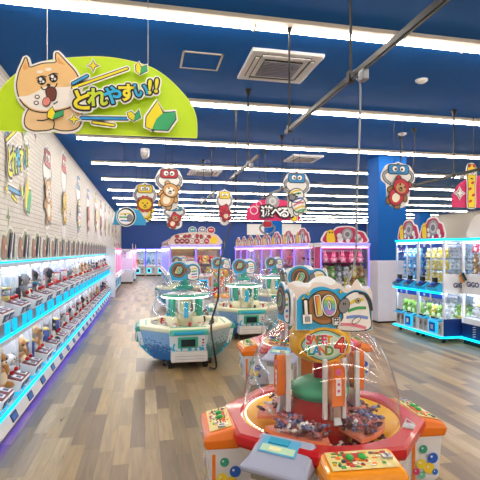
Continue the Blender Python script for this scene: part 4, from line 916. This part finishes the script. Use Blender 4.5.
def topper_front(t, Yw, mx, my, name='sign_panel'):
    Z = lambda p: (lambda q: (q[0]-mx, q[1]))(onY(270+p[0]/4.36, 260+p[1]/4.36, Yw))
    cd = Card(.012, .0016, Z); u = abs(Z((101, 100))[0]-Z((100, 100))[0])
    out_ = smooth([(84, 122), (76, 98), (100, 104), (122, 118), (150, 116), (172, 122), (190, 98), (232, 98), (262, 110), (300, 100), (325, 122), (352, 120), (382, 84), (396, 118), (420, 132), (434, 118), (446, 150)], 3, False)
    out_ = [(113, 307), (112, 150), (100, 132)]+out_+[(446, 305)]
    cd.base(out_, 'f0e6e2')
    inn = [(117, 304)]+smooth([(116, 178), (140, 150), (165, 147), (188, 124), (230, 116), (275, 128), (300, 124), (330, 144), (370, 130), (420, 142), (443, 178)], 4, False)+[(443, 302)]
    cd.fill(inn, '28b0ea', 1)
    cd.outl(circ(235, 206, 72, 72, 32), 'a87848', '16120e', 4*u, 2); cd.fill(circ(235, 206, 56, 56, 28), '8a5c34', 4)
    def band_num(ch, x, colr):
        cd.text(ch, 104*u, (x, 202), R(8), 5, ['16120e', 'f6f2ec', '60504c'], [.14, .10, .05])
        # rainbow-filled figure: strips of the glyph by height
        v, f = glyph(ch, .03); cx, cy = cd.f((x, 202)); cr, sr = math.cos(R(8)), math.sin(R(8)); ys_ = [p[1] for p in v]; lo, hi = min(ys_), max(ys_)
        i = cd.b.pts([(cx+104*u*(p[0]*cr-p[1]*sr), -cd.d*9, cy+104*u*(p[0]*sr+p[1]*cr)) for p in v])
        for q in f:
            yc = sum(v[a][1] for a in q)/len(q); xm = sum(v[a][0] for a in q)/len(q); k = (yc-lo)/(hi-lo)+xm*.3
            cd.b.face([i+a for a in q], hx(colr[max(0, min(len(colr)-1, int(k*len(colr))))]))
    band_num('1', 208, ['68b878', 'e8d048', 'f09048', 'f07080']); band_num('0', 256, ['c088d8', '70a0e8', '70c8c0', '98d070', 'e8d860'])
    cd.text('1', 86*u, (155, 212), R(4), 5, ['16120e', 'ffffff'], [.12, .03])
    cd.outl([(140, 238), (180, 236), (182, 276), (142, 278)], 'ffffff', '16120e', 3*u, 5); cd.outl([(151, 248), (170, 247), (171, 266), (152, 267)], '9a9aa0', '16120e', 2*u, 7)
    cd.outl([(266, 250), (300, 247), (303, 280), (269, 283)], 'ffffff', '16120e', 3*u, 11); cd.text('円', 30*u, (284, 265), 0, 13, ['16120e'], [.03])
    zb = smooth([(318, 250), (308, 205), (322, 168), (360, 142), (395, 145), (420, 175), (432, 235), (426, 300), (296, 301)], 4)
    cd.outl(zb, 'f8f6f4', '16120e', 5*u, 4)
    for y0_, y1_, c_, x0_, x1_ in ((190, 172, 'ecd440', 342, 404), (222, 208, '44a860', 336, 416), (250, 252, '7898e0', 330, 424), (280, 296, 'e88098', 306, 416)):
        cd.line(smooth([(x0_, y0_), ((x0_+x1_)/2, (y0_+y1_)/2-6), (x1_, y1_)], 4, False), 13*u, c_, 6, False)
    cd.outl(circ(320, 198, 22, 32, 20, .3), '8a888e', '16120e', 3*u, 7); cd.fill(circ(316, 190, 3, 5, 8), '16120e', 9); cd.fill(circ(324, 190, 3, 5, 8), '16120e', 9)
    cd.outl(circ(380, 177, 10, 10, 14), 'd0c8a8', '16120e', 2*u, 8); cd.fill(circ(380, 177, 5, 5, 10), '16120e', 10)
    cd.outl(circ(372, 262, 20, 9, 14, -.6), 'f8f6f4', '16120e', 3*u, 8)
    cd.line(smooth([(385, 142), (412, 150), (432, 180), (438, 215)], 4, False), 12*u, '3c3c44', 10)
    for x, y in ((145, 168), (165, 148), (306, 138)):
        st = [(x+(11 if k % 2 == 0 else 4)*math.sin(PI*k/4), y-(11 if k % 2 == 0 else 4)*math.cos(PI*k/4)) for k in range(8)]
        cd.outl(st, 'f2e040', '16120e', 1.5*u, 3)
    return cd

CCOL = [('c07078', 'wrapped red candy'), ('7880b0', 'wrapped blue candy'), ('f0eae6', 'wrapped white candy'), ('70444c', 'wrapped brown candy'), ('e6c0c8', 'wrapped pink candy')]
CAN = []
for c_, lb in CCOL:
    a = pm('candy_'+c_, c_, .2, coat=.5, scale=80, var=.3); mb = MB(); mb.ell((0, 0, 0), (.017, .012, .011), a, 8, 5)
    for s in (-1, 1): mb.loft([[(s*.014, .003*math.cos(q), .003*math.sin(q)) for q in (0, 1.57, 3.14, 4.71)], [(s*.03, .013*math.cos(q), .009*math.sin(q)) for q in (.3, 1.8, 3.4, 5.0)]], a)
    CAN.append((mb, lb, [None]))
def candy(x, y, z, k, grp, where):
    mb, lb, f = CAN[k]
    if f[0] is None: f[0] = mb.build('wrapped_candy', smooth=True); o = f[0]
    else: o = f[0].copy(); C.objects.link(o)
    o.location = (x, y, z); o.rotation_euler = (random.uniform(-.5, .5), random.uniform(-.5, .5), random.uniform(0, 6.28)); q = random.uniform(1.1, 1.5); o.scale = (q, q, q)
    tag(o, lb+' '+where, 'candy', grp+', '+lb)

def sweet(loc, rz, label, detail=True):
    t = thing('candy_pusher_machine', loc, label, 'prize machine', None, rz)
    MB().loft([octo(.42, .06), octo(.47, .10), octo(.58, .40), octo(.58, .44)], WHITE, True, False).build('body', t)
    mb = MB(); mb.loft([octo(.43, .02), octo(.49, .06), octo(.47, .10)], pm('dark_red_plastic', 'a01828', .3), True, False); mb.build('skirt', t)
    mb = MB(); mb.loft([cring(.515, .435), cring(.515, .505), cring(.535, .522), octo(.598, .522), octo(.62, .508), octo(.625, .47), octo(.612, .445), cring(.515, .435)], RED); mb.build('rim', t, smooth=False, bevel=.0)
    MB().lathe([(.02, .33), (.28, .335), (.42, .38), (.505, .5), (.512, .5), (.512, .32), (.02, .32)], YEL, seg=48).build('basin', t, smooth=True)
    mb = MB()
    for k in range(44):
        a = R(55)+R(150)*k/43; mb.ell((.5*math.cos(a), .5*math.sin(a), .512), .005, LWH, 6, 4)
    mb.build('light_string', t)
    # rotating salmon shelves
    for k in range(4):
        a0 = R(45+90*k-31); a1 = R(45+90*k+31); n_ = 8; rg = []
        for z_ in (.465, .49):
            rg.append([( .2*math.cos(a0+(a1-a0)*q/n_), .2*math.sin(a0+(a1-a0)*q/n_), z_) for q in range(n_+1)]+[(.42*math.cos(a1-(a1-a0)*q/n_), .42*math.sin(a1-(a1-a0)*q/n_), z_) for q in range(n_+1)])
        MB().loft(rg, SALMON, True, True).build('shelf', t)
    MB().lathe([(.2, .33), (.2, .5), (.185, .56), (.18, .655), (.19, .66)], RED, seg=36, cap0=True, cap1=True).build('drum', t, smooth=True)
    MB().lathe([(.187, .64), (.195, .69), (.165, .72), (.12, .745), (.05, .755)], GREEN, seg=36, cap0=True, cap1=True).build('drum_cap', t, smooth=True)
    MB().cyl((0, 0, .75), .04, .13, RED, 18).build('neck', t)
    for k in range(4):                       # clear guards with white posts at the diagonals
        mb = MB(); mb.x = Matrix.Rotation(R(90*k), 4, 'Z')
        for x in (-.062, .062): mb.box(x-.012, x+.012, -.255, -.225, .56, .93, WHITE)
        mb.box(-.03, .03, -.25, -.23, .55, .7, SILV)
        mb.build('crane_guide', t, bevel=.003)
        mb = MB(); mb.x = Matrix.Rotation(R(90*k), 4, 'Z')
        pr = [(-.036, .66), (.036, .66), (.04, .72), (.04, .86)]+[(.04*math.cos(R(q)), .875+.04*math.sin(R(q))) for q in (20, 50, 90, 130, 160)]+[(-.04, .86), (-.04, .72)]
        mb.flat(pr, -.3, ORANGE, .07); c = mb.build('crane_head', t, bevel=.008)
        mb = MB(); mb.x = Matrix.Rotation(R(90*k), 4, 'Z'); mb.flat(circ(0, .865, .021, n=18), -.3045, hx('f07098')); mb.flat(rrect(-.018, .72, .018, .82, .004), -.3045, hx('fbf2f4')); mb.flat(circ(0, .79, .009, n=10), -.3065, hx('e04878')); mb.flat(circ(0, .75, .009, n=10), -.3065, hx('e04878')); mb.build('decal', c)
        mb = MB(); mb.x = Matrix.Rotation(R(90*k), 4, 'Z'); mb.loft([[(-.022, -.285, .66), (.022, -.285, .66), (.022, -.245, .66), (-.022, -.245, .66)], [(-.022, -.285, .58), (.022, -.285, .58), (.022, -.25, .58), (-.022, -.25, .58)], [(-.026, -.3, .54), (.026, -.3, .54), (.026, -.29, .535), (-.026, -.29, .535)]], SILV, True, True); mb.build('scoop', t)
    # yellow barrel with the name plates
    MB().lathe([(.05, .86), (.10, .87), (.16, .90), (.198, .94), (.205, 1.0), (.2, 1.06), (.17, 1.10), (.05, 1.115)], YEL, seg=36, cap0=True, cap1=True).build('barrel', t, smooth=True)
    for k in (0, 2):
        cd = Card(.02, .0022); ol = circ(0, 0, .14, .072, 32)
        ol = [(x, y*(1+.25*math.cos(x*14))) for x, y in ol]
        cd.base(grow(ol, .02), 'f8b810'); cd.b.flat(grow(ol, .006), -.002, hx('1c4040')); cd.fill(ol, 'a8e0c8', 2); cd.fill([(x*.9, y*.84) for x, y in ol], 'e8f6dc', 3)
        for n_, (g, c_) in enumerate(zip('SWEET', ('e83868', 'f07828', '30a860', 'e83868', 'f0a020'))): cd.text(g, .075, (-.098+n_*.031, .03+.004*(n_ % 2)), 0, 5, ['ffffff', c_], [.1, .04])
        for n_, (g, c_) in enumerate(zip('LAND', ('30a860', '28a0d8', 'f07828', '60b030'))): cd.text(g, .078, (-.088+n_*.038, -.034), 0, 5, ['ffffff', c_], [.1, .04])
        cd.text('4', .12, (.094, .0), 0, 7, ['ffffff', 'c01830', 'f06028'], [.12, .08, .01])
        b = cd.build('name_plate', t); a = R(90*k+(-14)); b.location = (math.sin(a)*.215, -math.cos(a)*.215, 1.01); b.rotation_euler = (R(-5), 0, a)
        if not detail and k == 1: pass
    o = MB().lathe(dome_prof(.512, .52, 1.15), DOME, seg=64).build('dome', t, smooth=True)
    # dome latches
    mb = MB(); mb.x = Matrix.Rotation(R(50), 4, 'Z')
    mb.box(-.04, .04, -.6, -.535, .522, .53, SILV); mb.tube([(-.03, -.6, .53), (-.03, -.55, .56), (.03, -.55, .56), (.03, -.6, .53)], .004, SILV, 6); mb.build('latch', t)
    # control boxes
    for k in range(4):
        Mx = Matrix.Rotation(R(90*k-4), 4, 'Z') @ Matrix.Translation((0, .065, .01))
        mb = MB(); mb.x = Mx; mb.loft([[(-.19, -.74, .05), (.19, -.74, .05), (.19, -.5, .05), (-.19, -.5, .05)], [(-.20, -.81, .12), (.20, -.81, .12), (.20, -.55, .12), (-.20, -.55, .12)], [(-.205, -.83, .42), (.205, -.83, .42), (.205, -.6, .42), (-.205, -.6, .42)]], WHITE, True, True)
        cb2 = mb.build('control_cabinet', t, bevel=.012)
        mb = MB()
        for face in (0, 1, 2):
            mb.x = Mx @ (Matrix.Translation((0, -.833, 0)) if face == 0 else Matrix.Translation(((-.208 if face == 1 else .208), -.71, 0)) @ Matrix.Rotation(-PI/2 if face == 1 else PI/2, 4, 'Z'))
            sc_ = 1 if face else 1.5
            for x, z, r, c_ in ((-.02, .31, .028, '2f9c80'), (.045, .25, .035, '2060c8'), (-.035, .215, .032, 'f0d838'), (.02, .185, .036, 'f6d030'), (-.07, .17, .022, 'd83070'), (-.03, .145, .024, '68c0a0'), (.06, .16, .02, '2878d0')):
                mb.flat(circ(x*sc_, z, r, n=18), -.004-.0006*abs(x)*100, hx(c_)); mb.flat(circ(x*sc_-r*.35, z+r*.35, r*.22, n=8), -.012, hx('f4f4fa'))
            if face == 1 or face == 2: mb.flat(rrect(-.095, .1, -.075, .36, .008), -.003, hx('f07a12'))
        mb.build('balloon_print', cb2)
        mb = MB(); mb.x = Mx
        mb.loft([[(-.215, -.845, .385), (.215, -.845, .385), (.215, -.63, .385), (-.215, -.63, .385)], [(-.22, -.86, .44), (.22, -.86, .44), (.22, -.65, .45), (-.22, -.65, .45)], [(-.205, -.835, .475), (.205, -.835, .475), (.2, -.66, .515), (-.2, -.66, .515)]], ORANGE if k != 0 else pm('amber_plastic', 'f69a14', .25, coat=.4), True, True)
        cp = mb.build('control_panel', t, bevel=.016)
        mb = MB(); mb.x = Mx @ Matrix.Translation((0, -.748, .4985)) @ Matrix.Rotation(math.atan2(.04, .175), 4, 'X')
        mb.box(-.175, .175, -.07, .07, 0, .003, hx('ecd890')); 
        rnd = random.Random(k+3)
        for q in range(64):
            x = rnd.uniform(-.165, .15); y = rnd.uniform(-.06, .05); mb.box(x, x+rnd.uniform(.01, .03), y, y+rnd.uniform(.006, .018), .003, .004+.0001*q, hx(rnd.choice(['c83828', 'f4f0e8', 'f07a18', '404048', '48a058', 'f8f4e0', 'e8b020'])))
        mb.box(-.09, .03, -.012, .045, .004, .009, hx('c83828'))
        mb.build('panel_sticker', cp)
        for x in (-.06, .01):
            mb = MB(); mb.x = Mx @ Matrix.Translation((x, -.748, .50)) @ Matrix.Rotation(.22, 4, 'X'); mb.lathe([(.022, 0), (.022, .01), (.015, .018), (.002, .02)], pm('green_button', '28b048', .3), (0, .01, .004), 16, True, True); mb.build('button', cp, smooth=True)
        mb = MB(); mb.x = Mx; mb.box(.12, .17, -.765, -.72, .503, .515, SILV); mb.box(.142, .148, -.758, -.728, .513, .518, BLACK); mb.build('coin_slot', cp)
        mb = MB(); mb.x = Mx; mb.box(-.008, .008, -.862, -.852, .405, .421, SILV); mb.build('lock', cp)
    # payout unit on the front-left corner
    Mx = Matrix.Rotation(R(-41), 4, 'Z') @ Matrix.Translation((0, .085, .05))
    mb = MB(); mb.x = Mx; mb.box(-.16, .16, -.80, -.55, .05, .36, WHITE, .02, .03); mb.box(-.15, .15, -.805, -.79, .3, .35, pm('speckled_grey', '9a9890', .6, scale=200, var=.4)); po = mb.build('payout_unit', t, bevel=.01)
    mb = MB(); mb.x = Mx; mb.loft([[(-.185, -.86, .355), (.185, -.86, .355), (.185, -.6, .355), (-.185, -.6, .355)], [(-.19, -.865, .385), (.19, -.865, .385), (.19, -.6, .40), (-.19, -.6, .40)], [(-.15, -.78, .425), (.15, -.78, .425), (.165, -.63, .495), (-.165, -.63, .495)]], LAV, True, True); mb.build('lid', po, bevel=.014)
    mb = MB(); mb.x = Mx @ Matrix.Translation((-.02, -.705, .462)) @ Matrix.Rotation(math.atan2(.07, .15), 4, 'X')
    mb.box(-.11, .11, -.055, .055, 0, .004, hx('5cb4e0')); mb.box(-.1, .1, -.045, .0, .004, .006, hx('c4e8c8')); mb.box(-.07, .05, .01, .05, .004, .012, hx('18a0c8')); mb.box(-.05, .02, -.035, -.01, .006, .008, hx('f4f4c0')); mb.build('display', po)
    # sign box above the dome
    zb = 1.135
    sbx = MB().box(-.235, .235, -.13, .15, zb, zb+.17, pm('pale_card', 'ece4e2', .6)).build('sign_box', t)
    MB().cyl((0, 0, 1.09), .05, .06, WHITE, 16).build('mount', t)
    lobes_art(.30, .25, 'sign_panel', sbx, (-.25, .0, zb), -PI/2); lobes_art(.30, .25, 'sign_panel', sbx, (.25, .0, zb), PI/2); lobes_art(.44, .28, 'sign_panel', sbx, (0, .165, zb), PI)
    return t, sbx
MX, MY = 1.15, 2.84
sw, sb = sweet((MX, MY, 0), 0, 'red rimmed domed candy pusher with a big 10 yen sign box, nearest the camera')
cd = topper_front(sw, MY-.15, MX, MY); o = cd.build('sign_panel', sb, (0, -.150, 0))
# balloon/character print on the diagonal
s2, sb2 = sweet((1.88, 5.15, 0), 0, 'red rimmed domed candy pusher mostly hidden behind the nearest one')
lobes_art(.5, .29, 'sign_panel', sb2, (0, -.15, 1.135))
s3, sb3 = sweet((2.0, 12.0, 0), 0, 'orange and red domed candy pusher far behind the teal machines')
lobes_art(.5, .29, 'sign_panel', sb3, (0, -.15, 1.135))
# candies of the nearest machine
rnd = random.Random(5); n_c = 0
cr_, sr_ = 1, 0
for k in range(4):
    for q in range(52 if k in (2, 3) else 34):
        a = R(45+90*k)+rnd.uniform(-.5, .5); r = rnd.uniform(.215, .405); z = .505+.012*rnd.random()+(.03 if q % 3 == 0 else 0)+(.02 if q % 5 == 0 else 0)
        x, y = r*math.cos(a), r*math.sin(a)
        candy(MX+x*cr_-y*sr_, MY+x*sr_+y*cr_, z, rnd.choice((0, 1, 2, 3, 4, 1, 3)), 'candies on the shelves of the nearest machine', 'heaped on a shelf under the nearest dome')
for q in range(90):
    a = rnd.uniform(PI*1.02, PI*2.1); r = rnd.uniform(.24, .42); z = .355+max(0, (r-.28))*.35+.012
    x, y = r*math.cos(a), r*math.sin(a)
    candy(MX+x, MY+y, z+.02*(q % 2), rnd.choice((0, 1, 2, 3, 3, 4)), 'candies in the basin of the nearest machine', 'lying in the basin under the nearest dome')
def heap(loc, n_, label, cols, r0, r1, z):
    rr = random.Random(int(loc[0]*97)); mb = MB()
    for q in range(n_):
        a = rr.uniform(0, 2*PI); r = rr.uniform(r0, r1); mb.ell((r*math.cos(a), r*math.sin(a), z+rr.uniform(0, .05)), (rr.uniform(.015, .03), rr.uniform(.012, .02), .014), hx(rr.choice(cols)), 6, 4)
    o = mb.build('candy_heap', loc=loc); tag(o, label, 'candy', None, 'stuff')
heap((1.88, 5.15, 0), 260, 'heap of wrapped candies under the dome of the second red machine', ['c83848', '3858b8', 'e8e0dc', '58b070', 'f0d040'], .22, .45, .5)
heap((2.0, 12.0, 0), 120, 'heap of wrapped candies under the far red dome', ['c83848', '3858b8', 'e8e0dc', 'f0d040'], .22, .45, .5)

def tealm(loc, label, rz=0):
    t = thing('domed_prize_machine', loc, label, 'prize machine', 'teal domed prize machines', rz)
    seg = 8
    def o8(ap, z, n=8): return [(ap/math.cos(PI/8)*math.cos(PI/8+2*PI*k/n), ap/math.cos(PI/8)*math.sin(PI/8+2*PI*k/n), z) for k in range(n)]
    mb = MB()
    rings = [o8(.46, .07), o8(.48, .10), o8(.60, .30), o8(.645, .50)]
    ids = [mb.pts(r) for r in rings]
    for a, b in zip(ids, ids[1:]):
        for k in range(8):
            q = (k+1) % 8; mm = (Matrix(), 0)
            mt = WAVE if k % 2 == 1 else (WAVE2 if k in (4, 0) else WAVE3)
            mb.face((a+k, a+q, b+q, b+k), mt)
    mb.face([ids[0]+k for k in reversed(range(8))], DARK); mb.build('body', t)
    mb = MB(); mb.loft([cring(.5, .49), cring(.5, .555), octo(.645, .56), octo(.66, .55), octo(.66, .52), octo(.64, .49), cring(.5, .49)], CREAM); mb.build('rim', t)
    MB().lathe([(.02, .50), (.5, .50)], pm('pale_deck', 'e4dcc8', .4), seg=48).build('deck', t)
    for k in range(4):
        Mx = Matrix.Rotation(R(90*k), 4, 'Z') @ Matrix.Translation((0, .05, 0)); mb = MB(); mb.x = Mx
        mb.loft([[(-.2, -.55, .1), (.2, -.55, .1), (.2, -.45, .1), (-.2, -.45, .1)], [(-.225, -.70, .26), (.225, -.70, .26), (.225, -.55, .26), (-.225, -.55, .26)], [(-.25, -.75, .49), (.25, -.75, .49), (.25, -.55, .49), (-.25, -.55, .49)]], WAVE, True, True); f = mb.build('front_panel', t, bevel=.005)
        mb = MB(); mb.x = Mx; mb.loft([[(-.26, -.765, .47), (.26, -.765, .47), (.26, -.6, .47), (-.26, -.6, .47)], [(-.255, -.745, .535), (.255, -.745, .535), (.255, -.6, .565), (-.255, -.6, .565)]], TEAL, True, True); mb.box(-.2, .2, -.772, -.76, .485, .52, CYANP); mb.build('control_panel', f, bevel=.006)
        mb = MB(); mb.x = Mx; mb.box(-.15, .12, -.755, -.70, .3, .45, TEAL); mb.build('screen_frame', f, bevel=.01)
        mb = MB(); mb.x = Mx; mb.box(-.11, .08, -.769, -.764, .325, .42, pm('dark_screen', '182830', .15)); mb.build('screen', f)
        mb = MB(); mb.x = Mx; mb.box(.16, .21, -.76, -.745, .34, .44, WHITE); mb.box(.172, .198, -.764, -.758, .36, .38, RED); mb.box(.172, .198, -.764, -.758, .4, .42, BLACK); mb.build('coin_slot', f)
        if k % 2: continue
        mb = MB(); mb.x = Mx; mb.loft([[(-.22, -.66, .09), (.22, -.66, .09), (.22, -.5, .09), (-.22, -.5, .09)], [(-.24, -.80, .13), (.24, -.80, .13), (.24, -.55, .13), (-.24, -.55, .13)], [(-.24, -.78, .25), (.24, -.78, .25), (.24, -.6, .26), (-.24, -.6, .26)]], pm('pale_step', 'd4cec8', .4), True, True)
        mb.box(-.2, .2, -.797, -.785, .16, .165, GREY); mb.box(-.2, .2, -.792, -.78, .2, .205, GREY); mb.build('prize_door', f, bevel=.006)
    for x in (-.32, .32):
        for y in (-.38, .38): mb = MB(); mb.x = Matrix.Translation((x, y, .045)) @ Matrix.Rotation(PI/2, 4, 'Y'); mb.cyl((0, 0, -.02), .04, .04, BLACK, 14); mb.build('caster', t)
    for x in (-.24, .24): MB().box(x-.03, x+.03, -.55, -.45, .0, .1, BLACK).build('foot', t)
    # mechanism
    mb = MB(); mb.lathe([(.14, .5), (.14, .62), (.09, .68), (.07, .9), (.12, .95)], CREAM, seg=24, cap0=True, cap1=True); mb.build('pillar', t, smooth=True)
    MB().lathe([(.30, .935), (.345, .94), (.345, .955), (.26, .972), (.14, .985), (.03, .99)], TEAL, seg=40, cap0=True, cap1=True).build('canopy', t, smooth=True)
    MB().lathe([(.262, .974), (.17, .985), (.10, 1.0), (.06, 1.02), (.03, 1.021)], WHITE, seg=40, cap1=True).build('canopy_cover', t, smooth=True)
    MB().lathe([(.12, 1.04), (.135, 1.05), (.13, 1.075), (.09, 1.10), (.03, 1.105)], TEAL, seg=32, cap0=True, cap1=True).build('cap', t, smooth=True)
    MB().lathe([(.335, .922), (.348, .922), (.348, .938), (.335, .938), (.335, .922)], LWH, seg=40).build('light_ring', t)
    for k in range(4):
        Mx = Matrix.Rotation(R(90*k), 4, 'Z'); mb = MB(); mb.x = Mx
        mb.tube([(-.11, -.26, .92), (-.11, -.26, .74), (-.05, -.24, .7), (.05, -.24, .7), (.11, -.26, .74), (.11, -.26, .92)], .014, WHITE, 8); mb.box(-.03, .03, -.27, -.22, .64, .86, CYANP); mb.build('crane_arm', t)
        mb = MB(); mb.x = Mx @ Matrix.Translation((.17, -.2, 0)); mb.lathe([(.09, .5), (.085, .64), (.06, .66)], CREAM, (0, 0, 0), 18, True, True); mb.build('prize_cup', t, smooth=True)
        mb = MB(); mb.x = Matrix.Rotation(R(90*k+45), 4, 'Z'); mb.box(-.035, .035, -.3, -.24, .6, .93, TEAL); mb.box(-.03, .03, -.29, -.25, .5, .6, CREAM); mb.build('post', t, bevel=.01)
    o = MB().lathe(dome_prof(.5, .555, 1.17), DOME, seg=56).build('dome', t, smooth=True)
    MB().cyl((0, 0, 1.09), .06, .1, TEAL, 16).build('mount', t)
    for k in (0, 2):
        a = R(90*k); lobes_art(.47, .28, 'topper_sign', t, (math.sin(a)*.05, -math.cos(a)*.05, 1.165), a)
    return t
tm = tealm((.58, 6.7, 0), 'teal and white domed prize machine with two lobed sign, nearest of the teal ones')
t2 = dup(tm, (1.88, 8.5, 0), 0, 'teal and white domed prize machine behind and right of the nearest teal one')
t3 = dup(tm, (1.0, 13.4, 0), 0, 'teal domed machine seen small behind the nearest teal one')
t4 = dup(tm, (3.22, 11.0, 0), 0, 'teal domed machine mostly hidden left of the 10 yen sign')
def small_prizes(cx, cy, n_, where):
    rr = random.Random(int(cx*10))
    for q in range(n_):
        a = 2*PI*q/n_+rr.uniform(-.1, .1); r = rr.uniform(.36, .44); put(rr.choice(['pb', 'gw', 'pw', 'pr']), (cx+r*math.cos(a), cy+r*math.sin(a), .502), .5, rr.uniform(0, 6), where, 'small prizes '+where)
small_prizes(.58, 6.7, 12, 'under the nearest teal dome'); small_prizes(1.88, 8.5, 10, 'under the second teal dome')

# ---------------------------------------------------------------- camera and render settings
sc = bpy.context.scene
w = bpy.data.worlds.new('hall_world'); sc.world = w; w.use_nodes = True; w.node_tree.nodes['Background'].inputs[0].default_value = (.5, .55, .6, 1); w.node_tree.nodes['Background'].inputs[1].default_value = .0
cam = bpy.data.cameras.new('camera'); co = bpy.data.objects.new('camera', cam); C.objects.link(co)
co.location = (0, 0, CH); co.rotation_euler = (PI/2, 0, -YAW); cam.sensor_width = 36; cam.lens = FX/480*36; cam.shift_y = (HY-240)/480; cam.clip_end = 200
sc.camera = co
sc.view_settings.view_transform = 'Standard'; sc.view_settings.look = 'None'; sc.view_settings.gamma = 1; sc.view_settings.use_curve_mapping = False
sc.view_settings.exposure = 0.58
sc.cycles.transparent_max_bounces = 48; sc.cycles.max_bounces = 10
